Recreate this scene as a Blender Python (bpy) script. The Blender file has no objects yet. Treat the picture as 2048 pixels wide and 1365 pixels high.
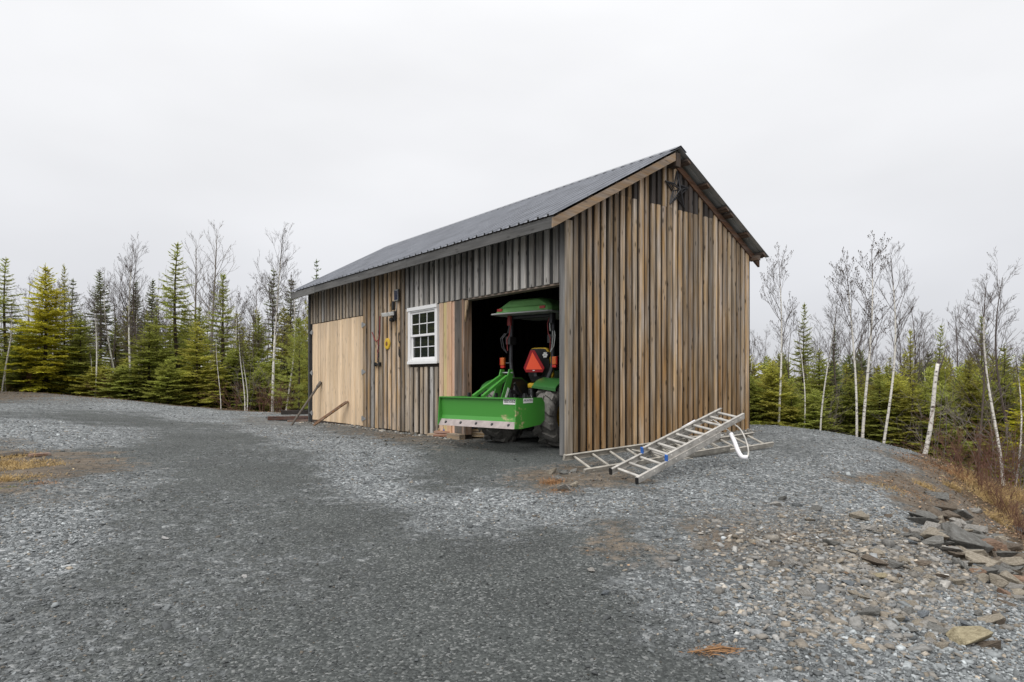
import bpy, math, random
import numpy as np
from mathutils import Vector, Matrix

scene = bpy.context.scene
R = math.radians
C = scene.collection

# ------------------------------------------------------------------ camera
CAMZ = 1.15
FPX = 1294.0
cam_data = bpy.data.cameras.new('camera')
cam = bpy.data.objects.new('camera', cam_data)
C.objects.link(cam)
cam.location = (0, 0, CAMZ)
cam.rotation_euler = (R(90), 0, 0)
cam_data.sensor_width = 36.0
cam_data.lens = 36.0 * FPX / 2048.0
cam_data.shift_y = 74.5 / 2048.0
cam_data.clip_start = 0.05
cam_data.clip_end = 3000
scene.camera = cam

# ------------------------------------------------------------------ sky, sun, exposure
SUN_EL, SUN_AZ = 55.0, 205.0        # azimuth clockwise from +Y
world = bpy.data.worlds.new('World')
scene.world = world
world.use_nodes = True
wn, wl = world.node_tree.nodes, world.node_tree.links
wn.clear()
w_out = wn.new('ShaderNodeOutputWorld')
w_bg = wn.new('ShaderNodeBackground')
w_bg2 = wn.new('ShaderNodeBackground')
w_add = wn.new('ShaderNodeMixShader')
sky = wn.new('ShaderNodeTexSky')
sky.sky_type = 'NISHITA'
sky.sun_disc = False
sky.sun_elevation = R(SUN_EL)
sky.sun_rotation = R(SUN_AZ)
wl.new(sky.outputs[0], w_bg.inputs[0])
w_bg.inputs[1].default_value = 0.07
# the closed cloud deck: brighter overhead than at the horizon, with soft slow variation
wtc = wn.new('ShaderNodeTexCoord')
wsep = wn.new('ShaderNodeSeparateXYZ')
wl.new(wtc.outputs['Generated'], wsep.inputs[0])
wramp = wn.new('ShaderNodeValToRGB')
wl.new(wsep.outputs['Z'], wramp.inputs[0])
e = wramp.color_ramp.elements
e[0].position = 0.0; e[0].color = (0.415, 0.420, 0.447, 1)
e[1].position = 1.0; e[1].color = (0.80, 0.80, 0.805, 1)
m = wramp.color_ramp.elements.new(0.28); m.color = (0.566, 0.568, 0.580, 1)
wmap = wn.new('ShaderNodeMapping'); wmap.inputs['Scale'].default_value = (1.2, 1.2, 3.2)
wl.new(wtc.outputs['Generated'], wmap.inputs[0])
wno = wn.new('ShaderNodeTexNoise'); wno.inputs['Scale'].default_value = 1.6
wno.inputs['Detail'].default_value = 4; wno.inputs['Roughness'].default_value = 0.45
wl.new(wmap.outputs[0], wno.inputs[0])
wmr = wn.new('ShaderNodeMapRange')
wmr.inputs[1].default_value = 0.3; wmr.inputs[2].default_value = 0.7
wmr.inputs[3].default_value = 0.92; wmr.inputs[4].default_value = 1.06
wl.new(wno.outputs[0], wmr.inputs[0])
wmul = wn.new('ShaderNodeVectorMath'); wmul.operation = 'SCALE'
wl.new(wramp.outputs[0], wmul.inputs[0]); wl.new(wmr.outputs[0], wmul.inputs['Scale'])
wl.new(wmul.outputs[0], w_bg2.inputs[0])
w_bg2.inputs[1].default_value = 1.0
w_add.inputs[0].default_value = 0.95
wl.new(w_bg.outputs[0], w_add.inputs[1]); wl.new(w_bg2.outputs[0], w_add.inputs[2])
wl.new(w_add.outputs[0], w_out.inputs[0])

sun_d = bpy.data.lights.new('sun', 'SUN')
sun_d.energy = 1.5
sun_d.angle = R(50)
sun_d.color = (1.0, 0.975, 0.94)
sun = bpy.data.objects.new('sun', sun_d)
C.objects.link(sun)
_sd = Vector((math.sin(R(SUN_AZ)) * math.cos(R(SUN_EL)), math.cos(R(SUN_AZ)) * math.cos(R(SUN_EL)), math.sin(R(SUN_EL))))
sun.rotation_euler = (-_sd).to_track_quat('-Z', 'Y').to_euler()

vs = scene.view_settings
vs.view_transform = 'Standard'; vs.look = 'None'; vs.exposure = 0.68; vs.gamma = 1.0
vs.use_curve_mapping = False
scene.cycles.max_bounces = 6
scene.cycles.diffuse_bounces = 3
scene.cycles.transparent_max_bounces = 6

# ------------------------------------------------------------------ helpers
rng = random.Random(7)
nrg = np.random.default_rng(11)

def link(o, parent=None):
    C.objects.link(o)
    if parent is not None:
        o.parent = parent
    return o

def tag(o, label=None, cat=None, group=None, kind=None):
    if label: o['label'] = label
    if cat: o['category'] = cat
    if group: o['group'] = group
    if kind: o['kind'] = kind
    return o

def thing(name, label, cat, loc=(0, 0, 0), rotz=0.0, group=None):
    o = bpy.data.objects.new(name, None)
    o.empty_display_size = 0.2
    link(o)
    o.location = loc
    o.rotation_euler = (0, 0, rotz)
    return tag(o, label, cat, group)

def V(*a):
    return np.array(a, float)

def unit(v):
    v = np.asarray(v, float)
    n = np.linalg.norm(v)
    return v / n if n > 1e-12 else v

class MB:
    """collects boxes, tubes and plates; build() links them as one mesh object"""
    def __init__(s):
        s.v, s.f = [], []
    def poly(s, pts, faces):
        o = len(s.v)
        s.v += [tuple(float(c) for c in p) for p in pts]
        s.f += [tuple(i + o for i in f) for f in faces]
        return s
    def box(s, x0, x1, y0, y1, z0, z1):
        p = [(x0, y0, z0), (x1, y0, z0), (x1, y1, z0), (x0, y1, z0), (x0, y0, z1), (x1, y0, z1), (x1, y1, z1), (x0, y1, z1)]
        return s.poly(p, [(0, 3, 2, 1), (4, 5, 6, 7), (0, 1, 5, 4), (1, 2, 6, 5), (2, 3, 7, 6), (3, 0, 4, 7)])
    def beam(s, a, b, w, h, up=(0, 0, 1)):
        """a bar from a to b, w wide sideways and h high"""
        a, b = np.asarray(a, float), np.asarray(b, float)
        d = unit(b - a); sd = unit(np.cross(d, up)); u = np.cross(sd, d)
        p = []
        for q in (a, b):
            for i, j in ((-1, -1), (1, -1), (1, 1), (-1, 1)):
                p.append(q + sd * i * w / 2 + u * j * h / 2)
        return s.poly(p, [(3, 2, 1, 0), (4, 5, 6, 7), (0, 1, 5, 4), (1, 2, 6, 5), (2, 3, 7, 6), (3, 0, 4, 7)])
    def prism(s, outline, a0, a1, axis):
        """outline: list of 2D points in the two other axes (cyclic order), extruded from a0 to a1 along axis"""
        n = len(outline)
        def mk(p, a):
            q = list(p); q.insert(axis, a); return q
        pts = [mk(p, a0) for p in outline] + [mk(p, a1) for p in outline]
        fs = [tuple(range(n))[::-1], tuple(range(n, 2 * n))]
        fs += [(i, (i + 1) % n, n + (i + 1) % n, n + i) for i in range(n)]
        return s.poly(pts, fs)
    def tube(s, path, rad, k=8, caps=True):
        P = [np.asarray(p, float) for p in path]
        n = len(P)
        if not hasattr(rad, '__len__'): rad = [rad] * n
        ref = V(0, 0, 1)
        pts = []
        prev = None
        for i in range(n):
            d = unit(P[min(i + 1, n - 1)] - P[max(i - 1, 0)])
            if prev is None:
                r = ref if abs(d[2]) < 0.9 else V(1, 0, 0)
                a = unit(np.cross(d, r))
            else:
                a = unit(prev - d * np.dot(prev, d))
            prev = a
            b = np.cross(d, a)
            for j in range(k):
                t = 2 * math.pi * j / k
                pts.append(P[i] + (a * math.cos(t) + b * math.sin(t)) * rad[i])
        fs = []
        for i in range(n - 1):
            for j in range(k):
                fs.append((i * k + j, i * k + (j + 1) % k, (i + 1) * k + (j + 1) % k, (i + 1) * k + j))
        if caps:
            fs.append(tuple(range(k))[::-1]); fs.append(tuple(range((n - 1) * k, n * k)))
        return s.poly(pts, fs)
    def lathe(s, prof, center, axis, k=32):
        """prof: list of (radius, offset along axis)"""
        ax = unit(axis); r = V(0, 0, 1) if abs(ax[2]) < 0.9 else V(1, 0, 0)
        a = unit(np.cross(ax, r)); b = np.cross(ax, a); c = np.asarray(center, float)
        pts = []
        for (rr, off) in prof:
            for j in range(k):
                t = 2 * math.pi * j / k
                pts.append(c + ax * off + (a * math.cos(t) + b * math.sin(t)) * rr)
        fs = []
        for i in range(len(prof) - 1):
            for j in range(k):
                fs.append((i * k + j, i * k + (j + 1) % k, (i + 1) * k + (j + 1) % k, (i + 1) * k + j))
        return s.poly(pts, fs)
    def mesh(s, name, smooth=False):
        me = bpy.data.meshes.new(name)
        me.from_pydata(s.v, [], s.f)
        me.update()
        if smooth:
            me.polygons.foreach_set('use_smooth', [True] * len(me.polygons))
        return me
    def build(s, name, mat, parent=None, smooth=False, color=None, bevel=0, loc=None):
        o = bpy.data.objects.new(name, s.mesh(name, smooth))
        o.data.materials.append(mat)
        link(o, parent)
        if color: o.color = (color[0], color[1], color[2], 1)
        if loc is not None: o.location = loc
        if bevel:
            b = o.modifiers.new('edge', 'BEVEL'); b.width = bevel; b.segments = 2; b.limit_method = 'ANGLE'
        if smooth == 'auto' or (bevel and smooth):
            w = o.modifiers.new('n', 'WEIGHTED_NORMAL')
        return o

class NM:
    """numpy mesh collector (quads / triangles) for foliage, twigs and gravel"""
    def __init__(s):
        s.v, s.q, s.n = [], [], 0
    def add(s, v, q):
        s.v.append(np.asarray(v, np.float32)); s.q.append(np.asarray(q, np.int64) + s.n); s.n += len(v)
    def tube(s, P, rad, k=4):
        P = np.asarray(P, float); n = len(P)
        rad = np.broadcast_to(np.asarray(rad, float), (n,))
        d = np.empty_like(P); d[1:-1] = P[2:] - P[:-2]; d[0] = P[1] - P[0]; d[-1] = P[-1] - P[-2]
        d /= np.linalg.norm(d, axis=1)[:, None] + 1e-9
        r = V(0.31, 0.93, 0.2)
        a = np.cross(d, r); a /= np.linalg.norm(a, axis=1)[:, None] + 1e-9
        b = np.cross(d, a)
        t = np.arange(k) * 2 * math.pi / k
        v = P[:, None, :] + (a[:, None, :] * np.cos(t)[None, :, None] + b[:, None, :] * np.sin(t)[None, :, None]) * rad[:, None, None]
        i = np.arange(n - 1)[:, None] * k; j = np.arange(k)[None, :]
        q = np.stack([i + j, i + (j + 1) % k, i + k + (j + 1) % k, i + k + j], -1).reshape(-1, 4)
        s.add(v.reshape(-1, 3), q)
    def diamonds(s, A, B, N, W):
        """flat leaf-like blades from A to B, width W, facing N"""
        A, B, N = (np.asarray(x, float) for x in (A, B, N))
        d = B - A
        sd = np.cross(d, N); sd /= np.linalg.norm(sd, axis=1)[:, None] + 1e-9
        Mx = A + d * 0.42
        W = np.asarray(W, float).reshape(-1, 1)
        v = np.stack([A, Mx + sd * W / 2, B, Mx - sd * W / 2], 1).reshape(-1, 3)
        q = np.arange(len(A) * 4).reshape(-1, 4)
        s.add(v, q)
    def mesh(s, name, smooth=False):
        v = np.concatenate(s.v); q = np.concatenate(s.q)
        me = bpy.data.meshes.new(name)
        w = q.shape[1]
        me.vertices.add(len(v)); me.vertices.foreach_set('co', v.astype(np.float32).ravel())
        me.loops.add(q.size); me.loops.foreach_set('vertex_index', q.astype(np.int32).ravel())
        me.polygons.add(len(q)); me.polygons.foreach_set('loop_start', np.arange(0, q.size, w, dtype=np.int32))
        if smooth:
            me.polygons.foreach_set('use_smooth', np.ones(len(q), bool))
        me.update(calc_edges=True)
        return me

def copy_tree(o, parent=None):
    c = o.copy(); C.objects.link(c); c.parent = parent
    for ch in list(o.children):
        if ch != c: copy_tree(ch, c)
    return c

# ------------------------------------------------------------------ materials
def new_mat(name):
    m = bpy.data.materials.new(name); m.use_nodes = True
    n = m.node_tree.nodes; l = m.node_tree.links
    return m, n, l, n['Principled BSDF']

def plain(name, col, rough=0.6, metal=0.0, spec=0.5, noise=0.0, nscale=30.0, bump=0.0, coat=0.0):
    m, n, l, b = new_mat(name)
    b.inputs['Base Color'].default_value = (*col, 1)
    b.inputs['Roughness'].default_value = rough
    b.inputs['Metallic'].default_value = metal
    b.inputs['Specular IOR Level'].default_value = spec
    if coat: b.inputs['Coat Weight'].default_value = coat
    if noise or bump:
        tc = n.new('ShaderNodeTexCoord'); no = n.new('ShaderNodeTexNoise')
        no.inputs['Scale'].default_value = nscale; no.inputs['Detail'].default_value = 6
        l.new(tc.outputs['Object'], no.inputs[0])
        if noise:
            mr = n.new('ShaderNodeMapRange'); mr.inputs[1].default_value = .3; mr.inputs[2].default_value = .7
            mr.inputs[3].default_value = 1 - noise; mr.inputs[4].default_value = 1 + noise
            l.new(no.outputs[0], mr.inputs[0])
            mu = n.new('ShaderNodeVectorMath'); mu.operation = 'SCALE'; mu.inputs[0].default_value = col
            l.new(mr.outputs[0], mu.inputs['Scale']); l.new(mu.outputs[0], b.inputs['Base Color'])
            r2 = n.new('ShaderNodeMapRange'); r2.inputs[3].default_value = max(0.05, rough - .12); r2.inputs[4].default_value = min(1, rough + .15)
            l.new(no.outputs[0], r2.inputs[0]); l.new(r2.outputs[0], b.inputs['Roughness'])
        if bump:
            bp = n.new('ShaderNodeBump'); bp.inputs['Strength'].default_value = bump; bp.inputs['Distance'].default_value = .01
            l.new(no.outputs[0], bp.inputs['Height']); l.new(bp.outputs[0], b.inputs['Normal'])
    return m

def wood(name, axis=2, grey=0.35, knots=1.0, contrast=1.0, rough=0.8, damp=False):
    """sawn wood tinted by the object's own colour; grain runs along the given local axis"""
    m, n, l, b = new_mat(name)
    b.inputs['Roughness'].default_value = rough
    b.inputs['Specular IOR Level'].default_value = 0.25
    tc = n.new('ShaderNodeTexCoord'); oi = n.new('ShaderNodeObjectInfo')
    off = n.new('ShaderNodeVectorMath'); off.operation = 'MULTIPLY_ADD'
    off.inputs[1].default_value = (37.0, 53.0, 71.0)
    cmb = n.new('ShaderNodeCombineXYZ')
    for i in range(3): l.new(oi.outputs['Random'], cmb.inputs[i])
    l.new(cmb.outputs[0], off.inputs[0]); l.new(tc.outputs['Object'], off.inputs[2])
    def mapped(sc_across, sc_along):
        mp = n.new('ShaderNodeMapping')
        s = [sc_across] * 3; s[axis] = sc_along
        mp.inputs['Scale'].default_value = s
        l.new(off.outputs[0], mp.inputs[0]); return mp
    g1 = n.new('ShaderNodeTexNoise'); g1.inputs['Scale'].default_value = 1; g1.inputs['Detail'].default_value = 5; g1.inputs['Roughness'].default_value = .65
    l.new(mapped(70, 1.6).outputs[0], g1.inputs[0])
    g2 = n.new('ShaderNodeTexNoise'); g2.inputs['Scale'].default_value = 1; g2.inputs['Detail'].default_value = 3
    l.new(mapped(9, .9).outputs[0], g2.inputs[0])
    kn = n.new('ShaderNodeTexVoronoi'); kn.inputs['Scale'].default_value = 1
    l.new(mapped(11, 3.1).outputs[0], kn.inputs[0])
    def mr(src, a, bb, c, d):
        x = n.new('ShaderNodeMapRange'); x.inputs[1].default_value = a; x.inputs[2].default_value = bb
        x.inputs[3].default_value = c; x.inputs[4].default_value = d; l.new(src, x.inputs[0]); return x.outputs[0]
    def mul(a, bb):
        x = n.new('ShaderNodeMath'); x.operation = 'MULTIPLY'; l.new(a, x.inputs[0]); l.new(bb, x.inputs[1]); return x.outputs[0]
    f = mul(mr(g1.outputs[0], .3, .7, 1 - .35 * contrast, 1 + .22 * contrast), mr(g2.outputs[0], .3, .7, 1 - .28 * contrast, 1 + .22 * contrast))
    f = mul(f, mr(kn.outputs['Distance'], .07, .20, 1 - .78 * knots, 1.0))
    sc = n.new('ShaderNodeVectorMath'); sc.operation = 'SCALE'
    l.new(oi.outputs['Color'], sc.inputs[0]); l.new(f, sc.inputs['Scale'])
    # silvered patches
    hs = n.new('ShaderNodeHueSaturation'); l.new(sc.outputs[0], hs.inputs['Color'])
    g3 = n.new('ShaderNodeTexNoise'); g3.inputs['Scale'].default_value = 1; g3.inputs['Detail'].default_value = 4
    l.new(mapped(14, 1.3).outputs[0], g3.inputs[0])
    l.new(mr(g3.outputs[0], .35, .65, 1.1, 1 - grey), hs.inputs['Saturation'])
    last = hs.outputs[0]
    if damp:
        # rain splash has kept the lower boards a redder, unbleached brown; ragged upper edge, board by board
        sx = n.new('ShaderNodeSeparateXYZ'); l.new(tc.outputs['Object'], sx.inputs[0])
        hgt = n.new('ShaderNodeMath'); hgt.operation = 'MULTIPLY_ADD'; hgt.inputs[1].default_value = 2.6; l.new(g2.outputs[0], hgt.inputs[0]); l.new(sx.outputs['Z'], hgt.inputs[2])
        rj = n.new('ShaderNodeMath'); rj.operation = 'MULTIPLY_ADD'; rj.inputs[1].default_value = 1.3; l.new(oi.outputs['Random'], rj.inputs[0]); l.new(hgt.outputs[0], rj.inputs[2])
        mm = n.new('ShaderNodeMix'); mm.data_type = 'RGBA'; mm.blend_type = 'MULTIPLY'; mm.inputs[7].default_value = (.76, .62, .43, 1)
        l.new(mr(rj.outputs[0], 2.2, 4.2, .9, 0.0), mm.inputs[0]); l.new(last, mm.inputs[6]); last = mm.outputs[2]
    l.new(last, b.inputs['Base Color'])
    bp = n.new('ShaderNodeBump'); bp.inputs['Strength'].default_value = .5; bp.inputs['Distance'].default_value = .004
    l.new(g1.outputs[0], bp.inputs['Height']); l.new(bp.outputs[0], b.inputs['Normal'])
    return m

M = {}
M['wood_z'] = wood('weathered_siding', 2, .45, 1.0, 1.25)
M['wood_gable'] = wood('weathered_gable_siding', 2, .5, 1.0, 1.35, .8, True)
M['wood_x'] = wood('weathered_beam_long', 0, .5, .6)
M['wood_y'] = wood('weathered_beam_cross', 1, .4, .6)
M['door_wood'] = wood('fresh_door_boards', 2, .05, .45, .6, .7)
M['roof'] = plain('ribbed_roof_metal', (.20, .21, .235), .34, .4, .5, .2, 2.0)
M['roof_under'] = plain('roof_metal_underside', (.42, .44, .44), .5, .3, .5, .15, 3.0)
M['steel'] = plain('galvanised_steel', (.42, .43, .44), .45, .7, .5, .2, 40)
M['dark_steel'] = plain('dark_steel', (.05, .05, .055), .5, .5, .5, .2, 30)
M['black'] = plain('black_plastic', (.016, .016, .017), .5)
M['rubber'] = plain('tyre_rubber', (.15, .143, .132), .85, 0, .3, .35, 14, .3)
M['white_vinyl'] = plain('white_vinyl', (.80, .80, .80), .4)
M['amber'] = plain('amber_lens', (.50, .11, .015), .25)
M['red_lens'] = plain('red_lens', (.45, .015, .01), .3)
M['smv_orange'] = plain('fluorescent_orange', (.95, .11, .045), .5)
M['smv_red'] = plain('reflective_red', (.30, .012, .018), .4)
M['yellow'] = plain('seat_yellow', (.62, .40, .03), .5)
M['green'] = plain('green_paint', (.03, .13, .028), .38, 0, .5, .1, 5)
M['canopy_green'] = plain('canopy_green', (.20, .47, .15), .55, 0, .4, .12, 8)
M['alu'] = plain('ladder_aluminium', (.38, .355, .31), .6, .3, .5, .3, 9)
M['alu_new'] = plain('ladder_aluminium_bright', (.47, .45, .415), .5, .3, .5, .28, 9)
M['blue'] = plain('blue_plastic', (.03, .14, .50), .5)
M['foam'] = plain('white_foam_sleeve', (.78, .77, .80), .8, 0, .2, .05, 60, .1)
M['rust'] = plain('rusted_steel', (.20, .09, .045), .85, .1, .3, .3, 25, .3)
M['pole'] = plain('old_pipe', (.12, .105, .09), .7, .2, .3, .3, 18, .2)
M['decal'] = plain('white_decal', (.80, .80, .78), .5)
M['ink'] = plain('dark_ink', (.02, .02, .025), .5)
M['lamp_grey'] = plain('lamp_housing', (.62, .62, .60), .35)
M['solar'] = plain('solar_cell', (.015, .02, .06), .15)
M['tarp'] = plain('blue_tarp', (.02, .07, .22), .5, 0, .5, .3, 12, .5)
M['red_cord'] = plain('red_cord', (.23, .03, .03), .6)
M['blade_edge'] = plain('worn_cutting_edge', (.36, .31, .30), .6, .25, .4, .2, 12)
M['grey_rim'] = plain('pale_rim', (.40, .41, .40), .5)
m, n, l, b = new_mat('window_glass')
b.inputs['Base Color'].default_value = (.02, .025, .022, 1); b.inputs['Roughness'].default_value = .03
b.inputs['Specular IOR Level'].default_value = .9; b.inputs['IOR'].default_value = 1.6
M['glass'] = m
# ------------------------------------------------------------------ ground shape
D1 = V(-.620, .7846, 0); D2 = V(.7846, .620, 0); P0 = V(.807, 9.85, 0)      # barn: along the long wall, along the gable
def bw(s, t, z=0.0):
    return P0 + D1 * s + D2 * t + V(0, 0, z)

_cp = np.array([
 (.8, 9.85, 0), (-5.6, 17.96, -.05), (-2.4, 13.9, 0), (4.73, 12.96, .15), (2.9, 11.5, .13), (0, 9.5, -.02), (-1.5, 11.8, -.02),
 (1.2, 12.5, 0), (-2, 17, 0), (-1.69, 21.06, 0), (2.6, 13.5, .03), (-4, 18.5, -.02), (.2, 15, 0),
 (0, 0, -.27), (0, 3, -.25), (0, 6, -.13), (-3, 3, -.25), (2.5, 3, -.30), (-3, 7, -.08), (3, 7, -.14), (-6, 6, -.06), (-7.5, 9.5, .1),
 (-6, 12, .04), (4, 10, .03), (5.5, 11.5, .0), (1.3, 7.5, -.07), (1.5, 9.2, .02), (-10.5, 13.2, .3), (-5.2, 6.5, 0),
 (5.9, 16, -.1), (8.4, 15, -.33), (8.5, 13.5, -.40), (7.2, 11.5, -.28), (5.5, 8.1, -.42), (4.5, 5.76, -.50), (3.6, 4, -.46), (6.3, 9.7, -.36),
 (7.6, 8.5, -1.45), (6.5, 5.5, -1.6), (10.8, 12, -1.4), (11, 16, -1.35), (5.8, 3, -1.5), (8.5, 19, -1.0), (3, 22, -.35), (9.0, 10, -1.5),
 (14, 20, -1.9), (14, 10, -2.1), (10, 4, -2.1),
 (-19, 24, .69), (-15, 23, .475), (-11.5, 22, .215), (-8, 21, .08), (-8, 18, .0), (-12, 17, .27), (-16, 18, .48), (-19, 19, .66),
 (-20, 28.5, .25), (-13, 26.5, -.2), (-8, 25.5, -.4), (-26, 30, .3), (-30, 18, 1.0), (-20, 8, .65), (-10, 2, .1), (-3, 27, -.5), (-4, -6, -.3), (6, -6, -.9), (-15, -6, .2),
], float)
def _tps(r2):
    return np.where(r2 > 1e-12, r2 * np.log(r2 + 1e-12), 0.0)
_n = len(_cp)
_K = _tps(((_cp[:, None, :2] - _cp[None, :, :2]) ** 2).sum(-1)) + np.eye(_n) * 1.2
_Pm = np.c_[np.ones(_n), _cp[:, :2]]
_A = np.block([[_K, _Pm], [_Pm.T, np.zeros((3, 3))]])
_w = np.linalg.solve(_A, np.r_[_cp[:, 2], 0, 0, 0])
def sstep(a, b, x):
    t = np.clip((x - a) / (b - a), 0, 1); return t * t * (3 - 2 * t)
_nk = nrg.uniform(0, 2 * math.pi, (24, 2)); 
_nf = [(nrg.normal(size=2) * f) for f in np.geomspace(.5, 9, 24)]
def gz(x, y):
    x = np.atleast_1d(np.asarray(x, float)); y = np.atleast_1d(np.asarray(y, float))
    sh = x.shape; x = x.ravel(); y = y.ravel()
    z = np.empty_like(x)
    for i in range(0, len(x), 20000):
        a, b_ = x[i:i + 20000], y[i:i + 20000]
        r2 = (a[:, None] - _cp[None, :, 0]) ** 2 + (b_[:, None] - _cp[None, :, 1]) ** 2
        z[i:i + 20000] = _tps(r2) @ _w[:_n] + _w[_n] + _w[_n + 1] * a + _w[_n + 2] * b_
    d = np.hypot(x, y - 12)
    far = sstep(24, 42, d)
    z = np.clip(z, -2.6, 1.2) * (1 - far) + (-1.5) * far
    rough = np.zeros_like(x)
    for (kx, ky), (p1, p2) in zip(_nf, _nk):
        amp = .010 / (1 + .35 * math.hypot(kx, ky))
        rough += amp * np.sin(kx * x + ky * y + p1)
    return (z + rough).reshape(sh)
def gz1(x, y):
    return float(gz([x], [y])[0])
def ray_ground(u, v):
    """where the line of sight through a photo point meets the ground (used to read the place's plan off the photo)"""
    Y = 6.0
    lo, hi = 1.0, 60.0
    ys = np.linspace(1.5, 45, 1200)
    xs = (u - 1024) / FPX * ys
    zz = CAMZ - (v - 757) / FPX * ys
    g = gz(xs, ys)
    k = np.nonzero(zz <= g)[0]
    i = k[0] if len(k) else len(ys) - 1
    return xs[i], ys[i], g[i]

# what covers the ground where: loose = fresh loose crusher run, dirt = bare soil and litter
_zones = [
 (150,830,.15,0),(300,845,.12,0),(450,875,.12,0),(330,900,.15,0),(600,905,.3,0),(520,950,.05,0),(400,1000,.3,0),(650,1040,.05,0),(760,1040,.2,0),
 (850,1120,.04,0),(600,1250,.15,0),(750,1330,.06,0),(900,1250,.02,0),(1050,1200,.02,0),(1200,1310,.05,0),(1100,1110,.05,.0),(1000,905,.02,.05),(930,930,.1,.1),(860,960,.15,.0),
 (1060,900,.0,.05),(1150,1180,.05,0),(1000,1340,.03,0),(1350,1340,.15,0),
 (60,860,.95,0),(120,880,.8,0),(100,1060,.8,0),(60,1110,.85,0),(50,1200,.42,0),(200,1150,.28,0),(150,1330,.34,0),(300,1300,.25,0),(400,1180,.38,0),(480,1110,.34,0),(560,1180,.28,0),(40,1340,.45,0),(350,1080,.35,0),
 (200,960,.5,.15),(260,1040,.3,.05),
 (560,865,.85,0),(660,885,.9,0),(730,915,.9,0),(770,965,.9,0),(830,1005,.9,0),(950,1000,.9,0),(1040,1000,.8,0),(1120,1020,.85,0),(1000,1060,.5,0),(900,1035,.6,0),
 (1250,1000,.8,0),(1500,930,.75,0),(1700,920,.85,0),(1400,985,.85,.05),(1330,1060,.55,.2),(1220,1080,.25,.65),(1280,1110,.4,.5),(1450,1075,.4,.75),(1400,1130,.6,.4),(1600,1075,.45,.75),(1680,1110,.45,.75),(1560,1130,.55,.55),(1740,1090,.5,.7),
 (1530,1040,.6,.5),(1750,1150,.6,.5),(1500,1180,.85,.05),(1700,1250,1,0),(1900,1300,1,0),(1550,1310,.6,0),(1350,1200,.6,0),(1620,1180,.9,.1),(1850,1200,1,.1),(1780,1050,.7,.3),
 (1800,965,.3,.95),(1650,985,.7,.35),(1900,950,.1,1),(1880,1000,.2,1),(1960,1060,.2,1),(2020,1120,.3,.9),(1720,1000,.9,.15),
 (830,872,.3,.75),(750,862,.4,.6),(690,858,.4,.5),(900,885,.3,.5),(1060,975,.4,.45),(1120,965,.2,.9),(1200,960,.3,.7),
 (50,925,.1,1),(20,960,.15,1),(90,950,.2,.8),(110,985,.5,.4),(20,890,.5,.5),
 (20,792,.3,.8),(120,800,.6,.4),(250,815,.8,.05),(400,832,.75,0),(550,838,.5,.5),(480,825,.7,.2),(20,820,.6,.05),
 (1300,868,.4,.4),(1400,900,.7,0),(1560,870,.55,0),(1600,900,.45,0),(1760,890,.6,.2)]
_zp = np.array([ray_ground(u, v)[:2] for u, v, _, _ in _zones])
_zq = np.c_[np.arctan2(_zp[:, 0], _zp[:, 1]) * 1.5, np.log(np.hypot(_zp[:, 0], _zp[:, 1]))]
_zv = np.array([(a, b_) for _, _, a, b_ in _zones])
def zones(x, y):
    x = np.asarray(x, float).ravel(); y = np.asarray(y, float).ravel()
    out = np.zeros((len(x), 2))
    q = np.c_[np.arctan2(x, np.maximum(y, .4)) * 1.5, np.log(np.hypot(x, y) + 1e-3)]
    # a little wander so the borders are ragged
    q[:, 0] += .025 * np.sin(3.1 * x + 1.7 * y) + .02 * np.sin(7.3 * y - 5 * x) + .012 * np.sin(17 * x + 13 * y)
    q[:, 1] += .025 * np.sin(2.3 * x - 3.9 * y) + .02 * np.sin(6.1 * x + 8.7 * y) + .012 * np.sin(21 * y - 9 * x)
    for i in range(0, len(x), 20000):
        d2 = ((q[i:i + 20000, None, :] - _zq[None]) ** 2).sum(-1)
        w = 1 / (d2 + .0012) ** 2
        out[i:i + 20000] = (w @ _zv) / w.sum(1)[:, None]
    return out[:, 0], out[:, 1]
# forest floor beyond the edge of the gravel pad
_edge = np.array([(-34, 20), (-24, 24.5), (-19, 24.4), (-15, 23.4), (-11.5, 22.3), (-8, 21.3), (-6.4, 20.2), (-4, 24), (2, 21), (5.0, 17.2), (7.0, 16.6), (8.3, 15.4), (8.7, 14.0), (8.0, 12.6), (7.4, 11.2), (6.5, 9.4), (5.9, 7.6), (5.3, 6), (5.2, 3), (6, -20), (-34, -20)])
def inside_pad(x, y):
    x = np.asarray(x, float); y = np.asarray(y, float)
    c = np.zeros(x.shape, bool)
    n = len(_edge)
    for i in range(n):
        x1, y1 = _edge[i]; x2, y2 = _edge[(i + 1) % n]
        c ^= ((y1 > y) != (y2 > y)) & (x < (x2 - x1) * (y - y1) / (y2 - y1 + 1e-12) + x1)
    return c

def axis(a, b, step, far, grow=1.16):
    mid = list(np.arange(a, b, step)); s = step
    lo, hi = [a], [mid[-1]]
    while hi[-1] < far: s *= grow; hi.append(hi[-1] + s)
    s = step
    while lo[-1] > -far: s *= grow; lo.append(lo[-1] - s)
    return np.array(lo[1:][::-1] + mid + hi[1:])
gx = axis(-10, 9.5, .11, 900); gy = axis(1.8, 19, .11, 900)
GX, GY = np.meshgrid(gx, gy)
GZ = gz(GX.ravel(), GY.ravel())
nm = NM()
nx, ny = len(gx), len(gy)
i0 = (np.arange(ny - 1)[:, None] * nx + np.arange(nx - 1)[None, :]).ravel()
nm.add(np.c_[GX.ravel(), GY.ravel(), GZ], np.c_[i0, i0 + 1, i0 + nx + 1, i0 + nx])
me = nm.mesh('ground', True)
lo_, di_ = zones(GX.ravel(), GY.ravel())
fo_ = (~inside_pad(GX.ravel() + .25 * np.sin(GY.ravel() * 2.7), GY.ravel() + .25 * np.sin(GX.ravel() * 3.1))).astype(float)
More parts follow.
